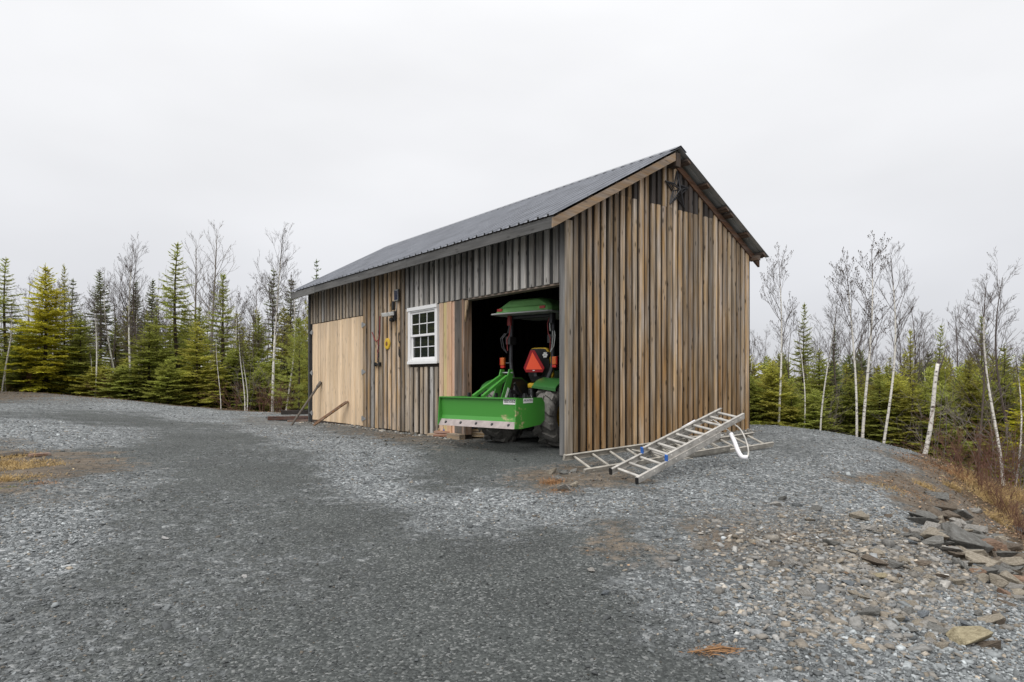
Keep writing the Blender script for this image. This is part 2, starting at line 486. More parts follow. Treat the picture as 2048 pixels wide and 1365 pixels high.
for nme, arr in (('loose', lo_), ('dirt', di_), ('litter', fo_)):
    at = me.attributes.new(nme, 'FLOAT', 'POINT'); at.data.foreach_set('value', arr.astype(np.float32))
ground = bpy.data.objects.new('ground', me); link(ground); tag(ground, 'grey crushed gravel yard with brown soil edges', None, None, 'structure')

m, n, l, b = new_mat('gravel_ground')
def N(t, **kw):
    x = n.new(t)
    for k, v in kw.items():
        if k in x.inputs: x.inputs[k].default_value = v
    return x
def att(name):
    a = n.new('ShaderNodeAttribute'); a.attribute_name = name; return a.outputs['Fac']
def mixc(f, a, b_):
    x = n.new('ShaderNodeMix'); x.data_type = 'RGBA'
    for sock, val in ((x.inputs[0], f), (x.inputs[6], a), (x.inputs[7], b_)):
        if hasattr(val, 'is_linked') or hasattr(val, 'node'): l.new(val, sock)
        else: sock.default_value = val
    return x.outputs[2]
def ramp(src, stops):
    r = n.new('ShaderNodeValToRGB'); l.new(src, r.inputs[0])
    el = r.color_ramp.elements
    el[0].position, el[0].color = stops[0][0], (*stops[0][1], 1)
    el[1].position, el[1].color = stops[-1][0], (*stops[-1][1], 1)
    for p, c in stops[1:-1]:
        q = el.new(p); q.color = (*c, 1)
    return r.outputs[0]
tc = N('ShaderNodeTexCoord')
vA = N('ShaderNodeTexVoronoi', Scale=75.0); l.new(tc.outputs['Object'], vA.inputs[0])
vB = N('ShaderNodeTexVoronoi', Scale=34.0); l.new(tc.outputs['Object'], vB.inputs[0])
nA = N('ShaderNodeTexNoise', Scale=1.1, Detail=6.0, Roughness=.6); l.new(tc.outputs['Object'], nA.inputs[0])
nB = N('ShaderNodeTexNoise', Scale=9.0, Detail=5.0, Roughness=.65); l.new(tc.outputs['Object'], nB.inputs[0])
sA = N('ShaderNodeSeparateColor'); l.new(vA.outputs['Color'], sA.inputs[0])
sB = N('ShaderNodeSeparateColor'); l.new(vB.outputs['Color'], sB.inputs[0])
track = ramp(sA.outputs[0], [(0, (.034, .038, .037)), (.55, (.063, .069, .067)), (.86, (.098, .105, .102)), (1, (.20, .205, .20))])
loosec = ramp(sB.outputs[0], [(0, (.06, .066, .069)), (.4, (.145, .155, .16)), (.8, (.26, .275, .28)), (1, (.44, .45, .45))])
dirtc = ramp(nB.outputs[0], [(.25, (.06, .043, .028)), (.5, (.125, .095, .066)), (.75, (.22, .18, .135))])
litc = ramp(nB.outputs[0], [(.25, (.03, .022, .012)), (.5, (.075, .05, .026)), (.75, (.15, .10, .05))])
def math_(op, a, b_, clamp=False):
    x = n.new('ShaderNodeMath'); x.operation = op; x.use_clamp = clamp
    for s_, v_ in zip(x.inputs, (a, b_)):
        if hasattr(v_, 'node'): l.new(v_, s_)
        else: s_.default_value = v_
    return x.outputs[0]
def maprange(src, a, b_, c, d):
    x = n.new('ShaderNodeMapRange'); l.new(src, x.inputs[0])
    for i, v_ in enumerate((a, b_, c, d)): x.inputs[i + 1].default_value = v_
    return x.outputs[0]
lf = math_('ADD', att('loose'), maprange(nB.outputs[0], .3, .7, -.28, .28), True)
lf = maprange(lf, .25, .75, 0, 1)
df = math_('ADD', att('dirt'), maprange(nB.outputs[0], .3, .7, -.3, .3), True)
df = maprange(df, .4, .75, 0, .85)
col = mixc(lf, track, loosec)
col = mixc(df, col, dirtc)
col = mixc(att('litter'), col, litc)
sc = n.new('ShaderNodeVectorMath'); sc.operation = 'SCALE'; l.new(col, sc.inputs[0])
l.new(maprange(nA.outputs[0], .3, .7, .82, 1.2), sc.inputs['Scale'])
l.new(sc.outputs[0], b.inputs['Base Color'])
b.inputs['Roughness'].default_value = .8; b.inputs['Specular IOR Level'].default_value = .3
bh = math_('ADD', math_('MULTIPLY', vA.outputs['Distance'], .5), math_('MULTIPLY', math_('MULTIPLY', vB.outputs['Distance'], lf), 1.0))
bh = math_('ADD', bh, math_('MULTIPLY', nB.outputs[0], .6))
bp = n.new('ShaderNodeBump'); bp.inputs['Strength'].default_value = .9; bp.inputs['Distance'].default_value = .015; bp.invert = True
l.new(bh, bp.inputs['Height']); l.new(bp.outputs[0], b.inputs['Normal'])
M['ground'] = m
ground.data.materials.append(m)

# ------------------------------------------------------------------ loose stones
def attr_mat(name, attr, rough=.75, noise=.25, nscale=60, bump=.3):
    m, n, l, b = new_mat(name)
    a = n.new('ShaderNodeAttribute'); a.attribute_name = attr
    tc = n.new('ShaderNodeTexCoord'); no = n.new('ShaderNodeTexNoise'); no.inputs['Scale'].default_value = nscale; no.inputs['Detail'].default_value = 5
    l.new(tc.outputs['Object'], no.inputs[0])
    mr = n.new('ShaderNodeMapRange'); mr.inputs[1].default_value = .3; mr.inputs[2].default_value = .7
    mr.inputs[3].default_value = 1 - noise; mr.inputs[4].default_value = 1 + noise; l.new(no.outputs[0], mr.inputs[0])
    s = n.new('ShaderNodeVectorMath'); s.operation = 'SCALE'; l.new(a.outputs['Color'], s.inputs[0]); l.new(mr.outputs[0], s.inputs['Scale'])
    l.new(s.outputs[0], b.inputs['Base Color']); b.inputs['Roughness'].default_value = rough; b.inputs['Specular IOR Level'].default_value = .35
    if bump:
        bp = n.new('ShaderNodeBump'); bp.inputs['Strength'].default_value = bump; bp.inputs['Distance'].default_value = .01
        l.new(no.outputs[0], bp.inputs['Height']); l.new(bp.outputs[0], b.inputs['Normal'])
    return m
M['stone'] = attr_mat('loose_stone', 'tint')
def barn_footprint(x, y, pad=0.0):
    dx, dy = x - P0[0], y - P0[1]
    s = dx * D1[0] + dy * D1[1]; t = dx * D2[0] + dy * D2[1]
    return (s > -pad) & (s < 10.35 + pad) & (t > -pad) & (t < 5.0 + pad)
def scatter(n_, ymin, ymax):
    # even over the ground; the spread is a fan ahead of the yard, wider than the view
    a = nrg.uniform(0, 1, n_); Y = np.sqrt(ymin ** 2 + a * (ymax ** 2 - ymin ** 2)); X = nrg.uniform(-.92, .92, n_) * Y
    return X, Y
bandspec = [(2.0, 4.0, 42000, 1.0), (4.0, 6.5, 52000, 1.0), (6.5, 10, 50000, 1.2), (10, 16, 36000, 1.5), (16, 25, 16000, 1.9)]
PX, PY, PS, PC = [], [], [], []
for y0, y1, cnt, big in bandspec:
    X, Y = scatter(cnt, y0, y1)
    lo, di = zones(X, Y)
    keep = (inside_pad(X, Y) | ((X > 3.5) & (X < 9.2) & (Y < 13.5))) & ~(barn_footprint(X, Y, .02) & (nrg.random(cnt) < .8))
    keep &= nrg.random(cnt) < (.22 + .9 * lo) * (1 - np.where(X > 3.5, .68, .25) * di)
    X, Y, lo, di = X[keep], Y[keep], lo[keep], di[keep]
    k = len(X)
    size = (.0038 + .0044 * lo) * big ** .75 * np.exp(nrg.normal(0, .38, k))
    size *= np.where(nrg.random(k) < .012, 2.2, 1.0)
    v = np.clip(np.exp(nrg.normal(np.log(.066 + .145 * lo), .36, k)), .03, .5)
    warm = nrg.random(k) < (.05 + .5 * di)
    col = np.where(warm[:, None], np.c_[v * 1.15, v * 1.0, v * .80], np.c_[v * .935, v * 1.0, v * 1.015])
    col *= nrg.uniform(.85, 1.15, (k, 1))
    PX.append(X); PY.append(Y); PS.append(size); PC.append(col)
# stones kicked up against the foot of the boards
for cnt_, (s0, s1, t0, t1) in ((1100, (2.85, 10.4, -.32, -.02)), (900, (-.34, -.03, -.1, 5.0))):
    s_, t_ = nrg.uniform(s0, s1, cnt_), nrg.uniform(t0, t1, cnt_)
    PX.append(P0[0] + D1[0] * s_ + D2[0] * t_); PY.append(P0[1] + D1[1] * s_ + D2[1] * t_); PS.append(np.exp(nrg.normal(math.log(.014), .45, cnt_)))
    v = np.clip(np.exp(nrg.normal(math.log(.19), .45, cnt_)), .04, .5); w_ = nrg.random((cnt_, 1))
    PC.append(np.c_[v, v, v] * ((1 - w_) * V(.94, 1, 1) + w_ * V(1.15, .98, .78)))
# broken ledge rock spread down the slope on the right
_sl = [ray_ground(nrg.triangular(1370, 1780, 2046), v) for v in nrg.triangular(1010, 1090, 1330, 5200)]
_sl = np.array([q[:2] for q in _sl]); _sl += nrg.normal(0, .12, _sl.shape)
k = len(_sl); PX.append(_sl[:, 0]); PY.append(_sl[:, 1]); PS.append(np.exp(nrg.normal(math.log(.014), .40, k)))
v = np.clip(np.exp(nrg.normal(math.log(.2), .35, k)), .05, .5); w_ = nrg.random((k, 1))
PC.append(np.c_[v, v, v] * ((1 - w_) * V(.95, .99, 1.0) + w_ * V(1.15, .98, .76)))
PX, PY, PS, PC = map(np.concatenate, (PX, PY, PS, PC))
k = len(PX)
PZ = gz(PX, PY)
base = np.array([(-1, -1, -.7), (1, -1, -.7), (1, 1, -.7), (-1, 1, -.7), (-.7, -.7, .7), (.7, -.7, .7), (.7, .7, .7), (-.7, .7, .7)]) * .8
vv = base[None] * nrg.uniform(.65, 1.3, (k, 8, 3))
vv *= (PS[:, None] * np.c_[nrg.uniform(.8, 1.7, k), nrg.uniform(.7, 1.1, k), nrg.uniform(.3, .75, k)])[:, None, :]
an = nrg.uniform(0, 2 * math.pi, k); tl = nrg.normal(0, .35, k)
ca, sa, ct, st = np.cos(an), np.sin(an), np.cos(tl), np.sin(tl)
x, y, z = vv[..., 0], vv[..., 1], vv[..., 2]
x, z = x * ct[:, None] + z * st[:, None], -x * st[:, None] + z * ct[:, None]
x, y = x * ca[:, None] - y * sa[:, None], x * sa[:, None] + y * ca[:, None]
vv = np.stack([x + PX[:, None], y + PY[:, None], z + PZ[:, None] + (PS * .22)[:, None]], -1)
fq = np.array([(0, 3, 2, 1), (4, 5, 6, 7), (0, 1, 5, 4), (1, 2, 6, 5), (2, 3, 7, 6), (3, 0, 4, 7)])
nm = NM(); nm.add(vv.reshape(-1, 3), (np.arange(k)[:, None, None] * 8 + fq[None]).reshape(-1, 4))
me = nm.mesh('gravel')
at = me.attributes.new('tint', 'FLOAT_COLOR', 'POINT')
at.data.foreach_set('color', np.c_[np.repeat(PC, 8, 0), np.ones(k * 8)].astype(np.float32).ravel())
me.materials.append(M['stone'])
gravel = link(bpy.data.objects.new('gravel', me))
tag(gravel, 'loose blue grey crushed stone scattered over the yard', 'gravel', None, 'stuff')
# ------------------------------------------------------------------ barn
BROT = math.atan2(-D1[1], -D1[0])
barn = thing('barn', 'weathered board sided barn with dark metal gable roof and open tractor bay', 'barn', tuple(P0), BROT)
LEN, WID = 10.35, 5.0
RZ, RSL = 5.15, .549          # ridge height, roof slope
def roof_z(t):
    return RZ - RSL * abs(t - WID / 2)
HEAD = 2.62
OP0, OP1 = .10, 2.80          # tractor bay along the wall
WN0, WN1, WZ0, WZ1 = 3.60, 4.75, 1.45, 2.60
DR0, DR1, DZ1 = 6.96, 10.12, 2.64

def tone(kind):
    """colour of a board: silvered, brown weathered or fresh; back boards include gap shade"""
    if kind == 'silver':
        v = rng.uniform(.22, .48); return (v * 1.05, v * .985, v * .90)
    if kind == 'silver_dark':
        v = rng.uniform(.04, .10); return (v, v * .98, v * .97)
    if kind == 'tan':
        v = rng.uniform(.26, .50); return (v * 1.12, v * .90, v * .66)
    if kind == 'brown':
        v = rng.uniform(.20, .48); w = rng.uniform(.0, 1.0)
        return (v * (1.16 + .12 * w), v * (.88 - .03 * w) , v * (.58 - .12 * w))
    if kind == 'brown_dark':
        v = rng.uniform(.014, .034); return (v * 1.15, v * .85, v * .66)  # dark back board tones put the shade of the gaps into the colour
    if kind == 'fresh':
        v = rng.uniform(.48, .60); return (v * 1.08, v * .80, v * .52)
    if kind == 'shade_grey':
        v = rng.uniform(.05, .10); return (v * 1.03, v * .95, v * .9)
    return (.3, .25, .2)

# inner sheathing / framing of each wall carries its boards
sw = MB()
for s0, s1, z0, z1 in ((-.0, OP0, .0, 3.62), (OP0, OP1, HEAD + .02, 3.62), (OP1, WN0, 0, 3.62), (WN0, WN1, 0, WZ0), (WN0, WN1, WZ1, 3.62), (WN1, DR0, 0, 3.62), (DR0, DR1, DZ1, 3.62), (DR0, DR1, -.05, .02), (DR1, LEN, 0, 3.62)):
    sw.box(-s1, -s0, .024, .055, z0, z1)
for s in (OP1 + .02, 5.0, 6.0, DR0 - .05, DR1 + .05):
    sw.box(-s - .06, -s + .06, .056, .19, 0, 3.55)
sw.box(-LEN + .05, -.05, .056, .15, 3.55, 3.68)
sw.box(-OP1 - .2, -OP0, .056, .18, HEAD + .03, HEAD + .23)
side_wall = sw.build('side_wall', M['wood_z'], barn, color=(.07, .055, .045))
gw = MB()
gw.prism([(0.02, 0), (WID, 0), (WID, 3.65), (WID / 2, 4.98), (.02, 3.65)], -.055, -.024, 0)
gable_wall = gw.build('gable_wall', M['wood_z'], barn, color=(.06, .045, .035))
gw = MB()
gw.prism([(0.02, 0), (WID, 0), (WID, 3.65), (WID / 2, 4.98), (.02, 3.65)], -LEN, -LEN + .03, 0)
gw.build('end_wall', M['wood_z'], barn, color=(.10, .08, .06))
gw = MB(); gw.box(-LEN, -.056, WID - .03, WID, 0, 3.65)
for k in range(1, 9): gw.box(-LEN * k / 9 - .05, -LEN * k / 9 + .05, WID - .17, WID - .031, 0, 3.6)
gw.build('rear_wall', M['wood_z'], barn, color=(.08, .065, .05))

def board(s0, s1, t0, t1, z0, z1, col, parent, name='board', z1b=None, mat='wood_z'):
    """one vertical board of the long wall (s0..s1 along it), top may be cut at a slant"""
    mb = MB(); e = .0015
    z1b = z1 if z1b is None else z1b
    x0, x1 = -s1, -s0
    c = min(.006, (x1 - x0) * .1)
    ol = [(x0 + c, t0), (x1 - c, t0), (x1, t0 + c), (x1, t1), (x0, t1), (x0, t0 + c)]
    wob = rng.uniform(-.003, .003)
    pts = [(p[0], p[1], z0) for p in ol]
    pts += [(p[0] + wob, p[1], (z1 if p[0] > (x0 + x1) / 2 else z1b)) for p in ol]
    nn = len(ol)
    mb.poly(pts, [tuple(range(nn))[::-1], tuple(range(nn, 2 * nn))] + [(i, (i + 1) % nn, nn + (i + 1) % nn, nn + i) for i in range(nn)])
    return mb.build(name, M[mat], parent, color=col)

def wall_run(s0, s1, z0, z1, front, back, pitch=.192, fw=.10, jag=.0):
    n_ = max(1, round((s1 - s0) / pitch)); p = (s1 - s0) / n_
    for i in range(n_):
        a = s0 + i * p
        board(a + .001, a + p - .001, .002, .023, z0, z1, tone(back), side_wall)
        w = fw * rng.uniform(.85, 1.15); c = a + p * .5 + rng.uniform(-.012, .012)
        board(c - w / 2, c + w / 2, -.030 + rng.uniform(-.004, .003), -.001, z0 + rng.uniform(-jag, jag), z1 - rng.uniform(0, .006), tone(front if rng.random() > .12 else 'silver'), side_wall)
# above the bay and window: silvered short boards
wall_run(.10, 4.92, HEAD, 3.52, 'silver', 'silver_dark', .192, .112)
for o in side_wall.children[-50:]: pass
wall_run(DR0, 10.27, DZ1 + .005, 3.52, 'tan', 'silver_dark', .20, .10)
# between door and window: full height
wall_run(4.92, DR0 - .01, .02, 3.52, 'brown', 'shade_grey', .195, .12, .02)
# round the window
board(4.76, 4.915, -.022, .022, .03, HEAD - .01, tone('tan'), side_wall)
wall_run(WN0 - .03, WN1 + .005, .03, WZ0 - .07, 'tan', 'brown_dark', .19, .105, .02)
# fresh boards by the bay
for a, b_, t0 in ((3.44, 3.565, -.024), (3.30, 3.435, -.004), (3.14, 3.295, -.026), (3.05, 3.135, -.004)):
    board(a, b_, t0, .022, .05 - .03 * rng.random(), HEAD - .01, tuple(c_ * rng.choice((.5, .56, .62)) for c_ in (1.08, .80, .53)), side_wall, mat='door_wood')
board(2.80, 3.045, -.012, .022, .12, HEAD - .01, (.14, .115, .095), side_wall)

# gable boards: t along the gable, +x is outside
def gboard(t0, t1, x0, x1, z0, za, zb, col):
    mb = MB(); c = .006
    ol = [(x0, t0), (x1 - c, t0), (x1, t0 + c), (x1, t1 - c), (x1 - c, t1), (x0, t1)]
    wob = rng.uniform(-.004, .004); mid = (t0 + t1) / 2
    pts = [(p[0], p[1], z0) for p in ol] + [(p[0], p[1] + wob, za if p[1] < mid else zb) for p in ol]
    nn = len(ol)
    mb.poly(pts, [tuple(range(nn))[::-1], tuple(range(nn, 2 * nn))] + [(i, (i + 1) % nn, nn + (i + 1) % nn, nn + i) for i in range(nn)])
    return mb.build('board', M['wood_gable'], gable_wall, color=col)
NG = 32; gp = (WID - .14) / NG
JZ = 4.15
for i in range(NG):
    a = .14 + i * gp; c = a + gp * .5
    top = lambda t: roof_z(t) - .09
    gboard(a + .001, a + gp - .001, -.023, -.002, .02, top(a), top(a + gp), tone('brown_dark'))
    w = rng.uniform(.078, .102); c += rng.uniform(-.008, .008)
    t0, t1 = c - w / 2, c + w / 2
    x1 = .030 + rng.uniform(-.004, .005)
    z0 = rng.uniform(.0, .03)
    kind = 'brown'
    col = tone(kind)
    split = JZ + rng.uniform(-.006, .006) if rng.random() > .2 else None
    if split and top(c) > JZ + .12:
        dark = (1.55 < c < 2.3 or 2.75 < c < 3.75) and rng.random() > .12
        gboard(t0, t1, -.001, x1, z0, split - .002, split - .002, col)
        cc = tone('brown')
        if dark:
            v = rng.uniform(.05, .10); cc = (v * 1.08, v * .9, v * .8)
        gboard(t0, t1, -.001, x1 + .003, split, top(t0), top(t1), cc)
    else:
        gboard(t0, t1, -.001, x1, z0, top(t0), top(t1), col)

# posts and trim
mb = MB(); mb.box(-.095, .02, -.028, .135, -.03, 3.52); mb.build('corner_post', M['wood_z'], barn, color=(.17, .165, .16))
mb = MB(); mb.box(.021, .046, -.028, .115, -.02, 3.56); mb.build('corner_board', M['wood_z'], barn, color=(.34, .27, .19))
mb = MB(); mb.box(-10.36, -10.275, -.05, .10, -.10, 3.5); mb.build('corner_post', M['wood_z'], barn, color=(.085, .085, .085))
mb = MB(); mb.box(-.02, .012, 4.99, 5.03, -.02, 3.58); mb.build('corner_board', M['wood_z'], barn, color=(.05, .04, .034))
# bay jamb and lintel
mb = MB(); mb.box(-2.795, -2.72, -.008, .16, .1, HEAD); mb.build('jamb', M['wood_z'], barn, color=(.27, .17, .11))
mb = MB(); mb.prism([(-2.72, 2.2), (-2.60, HEAD), (-2.715, HEAD)], .0, .03, 1); mb.build('jamb_brace', M['wood_z'], barn, color=(.42, .30, .18))
mb = MB(); mb.box(-2.80, -.098, .0, .16, HEAD - .03, HEAD - .002); mb.build('lintel', M['wood_x'], barn, color=(.22, .17, .13))
mb = MB(); mb.box(-DR1, -DR0, -.03, .05, -.09, .015); mb.build('door_sill', M['wood_x'], barn, color=(.07, .05, .04))

# fascia along the front eave, three lengths
ft = -.425
for a, b_, v in ((-.22, 4.1, .105), (4.104, 8.9, .125), (8.904, 10.6, .15)):
    mb = MB(); mb.box(-b_, -a, ft - .018, ft + .018, 3.335 + rng.uniform(0, .01), roof_z(ft) - .035)
    mb.build('fascia', M['wood_x'], barn, color=(v, v * .98, v * .95))
# barge board of the front slope
def slope_bar(t0, t1, x0, x1, dz0, dz1, name, col, mat='wood_y'):
    mb = MB()
    mb.poly([(x, t, roof_z(t) + d) for x in (x0, x1) for t in (t0, t1) for d in (dz0, dz1)],
            [(0, 1, 3, 2), (4, 6, 7, 5), (0, 4, 5, 1), (2, 3, 7, 6), (0, 2, 6, 4), (1, 5, 7, 3)])
    return mb.build(name, M[mat], barn, color=col)
slope_bar(-.45, 2.38, .20, .235, -.185, -.045, 'barge_board', (.31, .21, .125))
slope_bar(2.56, 5.32, .012, .055, -.20, -.075, 'rafter', (.16, .085, .05))
slope_bar(2.52, 5.25, -10.6, -10.565, -.215, -.04, 'barge_board', (.2, .19, .18))
slope_bar(-.42, 2.48, -10.6, -10.565, -.215, -.04, 'barge_board', (.2, .19, .18))
mb = MB(); mb.box(-10.3, .20, 2.44, 2.56, RZ - .32, RZ - .085); mb.build('ridge_beam', M['wood_x'], barn, color=(.09, .065, .05))
mb = MB(); mb.box(-.02, .18, 5.04, 5.14, 3.50, 3.60)
mb.build('rafter_tail', M['wood_x'], barn, color=(.14, .10, .075))
for t in (2.75, 3.32, 3.92, 4.08, 4.62, 5.20):
    mb = MB(); mb.poly([(x, t + dt, roof_z(t + dt) - d) for x in (-10.5, .235) for dt in (-.045, .045) for d in (.03, .072)], [(0, 1, 3, 2), (4, 6, 7, 5), (0, 4, 5, 1), (2, 3, 7, 6), (0, 2, 6, 4), (1, 5, 7, 3)])
    mb.build('purlin', M['wood_x'], barn, color=(.13, .085, .06))
for t in (-.3, .35, .95, 1.55, 2.15):
    mb = MB(); mb.poly([(x, t + dt, roof_z(t + dt) - d) for x in (-10.5, .195) for dt in (-.045, .045) for d in (.03, .072)], [(0, 1, 3, 2), (4, 6, 7, 5), (0, 4, 5, 1), (2, 3, 7, 6), (0, 2, 6, 4), (1, 5, 7, 3)])
    mb.build('purlin', M['wood_x'], barn, color=(.13, .085, .06))
for k in range(1, 12):
    x = -LEN * k / 12
    for ta, tb in ((.06, 2.43), (2.57, 4.94)):
        mb = MB(); mb.poly([(x + dx, t, roof_z(t) + d) for dx in (-.025, .025) for t in (ta, tb) for d in (-.22, -.075)], [(0, 1, 3, 2), (4, 6, 7, 5), (0, 4, 5, 1), (2, 3, 7, 6), (0, 2, 6, 4), (1, 5, 7, 3)])
        mb.build('rafter', M['wood_y'], barn, color=(.12, .09, .06))

# ribbed metal sheets
roof = bpy.data.objects.new('roof', None); link(roof, barn)
def sheet_profile(w):
    pr = []
    nrib = 4
    for k in range(nrib):
        c = w * (k + .5) / nrib
        pr += [(c - .026, 0), (c - .016, .032), (c + .016, .032), (c + .026, 0)]
        m_ = c + w / nrib / 2
        if k < nrib - 1:
            pr += [(m_ - .03, 0), (m_ - .02, .005), (m_ + .02, .005), (m_ + .03, 0)]
    return [(0, 0)] + pr + [(w, 0)]
NS = 12; X0, X1 = -LEN - .26, .245
swid = (X1 - X0) / NS
def sheet(k, ta, tb):
    mb = MB(); pr = sheet_profile(swid)
    lift = .002 + .0015 * (k % 2)
    x0 = X0 + k * swid
    n_ = len(pr)
    pts = []
    for th in (0, -.004):
        for t in (ta, tb):
            pts += [(x0 + a, t, roof_z(t) + lift + h + th) for a, h in pr]
    fs = []
    for i in range(n_ - 1):
        fs.append((i, i + 1, n_ + i + 1, n_ + i))
        fs.append((2 * n_ + i, 3 * n_ + i, 3 * n_ + i + 1, 2 * n_ + i + 1))
        fs.append((i, 2 * n_ + i, 2 * n_ + i + 1, i + 1)); fs.append((n_ + i, n_ + i + 1, 3 * n_ + i + 1, 3 * n_ + i))
    fs.append((0, n_, 3 * n_, 2 * n_)); fs.append((n_ - 1, 3 * n_ - 1, 4 * n_ - 1, 2 * n_ - 1))
    mb.poly(pts, fs)
    # screw heads in rows over the purlins
    for t in np.arange(-.3, 2.4, .6) if ta < 1 else np.arange(2.8, 5.3, .6):
        for q in range(4):
            c = x0 + swid * (q + .5) / 4 + .055
            z = roof_z(t) + lift
            mb.box(c - .009, c + .009, t - .009, t + .009, z - .004, z + .011)
    o = mb.build('roof_sheet', M['roof'], roof)
    o.data.materials.append(M['roof_under'])
    for q in range(n_ - 1): o.data.polygons[q * 4 + 1].material_index = 1
    return o
for k in range(NS):
    sheet(k, -.465, 2.495); sheet(k, 2.505, 5.36)
mb = MB()
for sg in (-1, 1):
    a, b_ = WID / 2, WID / 2 + sg * .16
    p = [(x, t, RZ - RSL * abs(t - WID / 2) + .028 + d) for x in (X0, X1 + .01) for t in (a, b_) for d in (0, .006)]
    mb.poly(p, [(0, 1, 3, 2), (4, 6, 7, 5), (0, 4, 5, 1), (2, 3, 7, 6), (0, 2, 6, 4), (1, 5, 7, 3)])
mb.build('ridge_cap', M['roof'], roof)

# double plank door
def leaf(s0, s1, sides):
    mb = MB(); mb.box(-s1 + .01, -s0 - .01, .004, .05, .03, DZ1 - .02)
    d = mb.build('door', M['door_wood'], barn, color=(.10, .07, .045))
    n_ = round((s1 - s0) / .2); a = s0
    cuts = np.sort(np.r_[s0, s1, s0 + (s1 - s0) * (np.arange(1, n_) + nrg.uniform(-.22, .22, n_ - 1)) / n_])
    for i in range(n_):
        v = rng.uniform(.58, .80)
        o = board(cuts[i] + rng.choice((.004, .006, .014)), cuts[i + 1] - rng.choice((.004, .006)), -.026 + rng.uniform(-.005, .005), .003, .025 + rng.uniform(-.006, .006), DZ1 - .012 - rng.uniform(0, .008), (v * 1.07, v * .82, v * .565), d, 'plank', mat='door_wood')
    s = s1 if sides > 0 else s0
    for z in (.2, 1.3, 2.41):
        mb = MB(); y = -.034
        sg = -1 if sides > 0 else 1      # strap runs in over the door
        x = -s
        mb.poly([(x + (0) , y - .004, z - .06), (x - sg * -.0, y - .004, z + .06), (x - sg * -.17, y - .004, z + .012), (x - sg * -.17, y - .004, z - .012),
                 (x, y, z - .06), (x, y, z + .06), (x + sg * .17, y, z + .012), (x + sg * .17, y, z - .012)],
                [(0, 1, 2, 3), (7, 6, 5, 4), (0, 4, 5, 1), (1, 5, 6, 2), (2, 6, 7, 3), (3, 7, 4, 0)])
        mb.tube([(x, y - .006, z - .065), (x, y - .006, z + .065)], .012, 8)
        mb.poly([(x, y - .003, z - .05), (x, y - .003, z + .05), (x - sg * .05, y - .003, z + .05), (x - sg * .05, y - .003, z - .05)], [(0, 1, 2, 3)])
        mb.build('hinge', M['steel'], d)
    return d
leaf(8.40, DR1, 1)
leaf(DR0, 8.39, -1)

# window: white vinyl double hung, six over six
w0, w1 = WN0, WN1
mb = MB()
fr = .085
mb.box(-w1, -w1 + fr, -.055, .03, WZ0, WZ1); mb.box(-w0 - fr, -w0, -.055, .03, WZ0, WZ1)
mb.box(-w1 + fr, -w0 - fr, -.055, .03, WZ0, WZ0 + fr); mb.box(-w1 + fr, -w0 - fr, -.055, .03, WZ1 - fr, WZ1)
window = mb.build('window', M['white_vinyl'], barn, bevel=.004)
mb = MB(); mb.box(-w1 - .01, -w0 + .01, -.075, -.056, WZ1 - .06, WZ1 + .012); mb.build('head_trim', M['white_vinyl'], window, bevel=.003)
mb = MB(); mb.box(-w1 - .012, -w0 + .012, -.07, -.056, WZ0 - .01, WZ0 + .05); mb.build('sill', M['white_vinyl'], window, bevel=.003)
zm = (WZ0 + WZ1) / 2 + .0
for (za, zb, yo) in ((zm - .02, WZ1 - fr, -.030), (WZ0 + fr, zm + .02, -.004)):
    xa, xb = -w1 + fr, -w0 - fr; r_ = .045
    mb = MB()
    mb.box(xa, xa + r_, yo, yo + .026, za, zb); mb.box(xb - r_, xb, yo, yo + .026, za, zb)
    mb.box(xa + r_, xb - r_, yo, yo + .026, za, za + r_); mb.box(xa + r_, xb - r_, yo, yo + .026, zb - r_, zb)
    mb.build('sash', M['white_vinyl'], window, bevel=.002)
    ix0, ix1, iz0, iz1 = xa + r_, xb - r_, za + r_, zb - r_
    for q in range(3):
        for r2 in range(2):
            a = ix0 + (ix1 - ix0) * q / 3; bb = ix0 + (ix1 - ix0) * (q + 1) / 3
            c = iz0 + (iz1 - iz0) * r2 / 2; dd = iz0 + (iz1 - iz0) * (r2 + 1) / 2
            mb = MB(); mb.box(a + .003, bb - .003, yo + .012, yo + .016, c + .003, dd - .003); mb.build('pane', M['glass'], window)
    for q in (1, 2):
        a = ix0 + (ix1 - ix0) * q / 3
        mb = MB(); mb.box(a - .009, a + .009, yo + .004, yo + .011, iz0, iz1); mb.build('muntin', M['white_vinyl'], window)
    mb = MB(); a = (iz0 + iz1) / 2; mb.box(ix0, ix1, yo + .002, yo + .0105, a - .009, a + .009); mb.build('muntin', M['white_vinyl'], window)
# black sheet added behind the window, standing in for the shade of the room
mb = MB(); mb.box(-w1 + .03, -w0 - .03, .034, .038, WZ0 + .03, WZ1 - .03); mb.build('room_shade_sheet', M['black'], window)

# ---- things fixed to the wall
def on_wall(s, z, t=0.0):
    return tuple(bw(s, t, z))
st = thing('barn_star', 'dark metal five pointed star hung high on the gable', 'star', tuple(bw(-.05, 2.66, 4.48)), BROT)
pts = []
for k in range(10):
    r_ = .34 if k % 2 == 0 else .135
    a = math.pi / 2 + math.pi * k / 5
    pts.append(V(.0, r_ * math.cos(a), r_ * math.sin(a)))
mb = MB()
for k in range(10): mb.tube([pts[k], pts[(k + 1) % 10]], .011, 5)
mb.build('outline', M['dark_steel'], st)
mb = MB()
for k in range(10): mb.tube([pts[k] * .98, (.07, 0, 0)], .009, 5)
mb.build('ridge_bar', M['dark_steel'], st)
mb = MB()
ip = [p * .55 + V(.02, 0, 0) for p in pts]
for k in range(10):
    mb.tube([ip[k], ip[(k + 1) % 10]], .008, 4)
mb.build('inner_star', M['dark_steel'], st)
mb = MB()
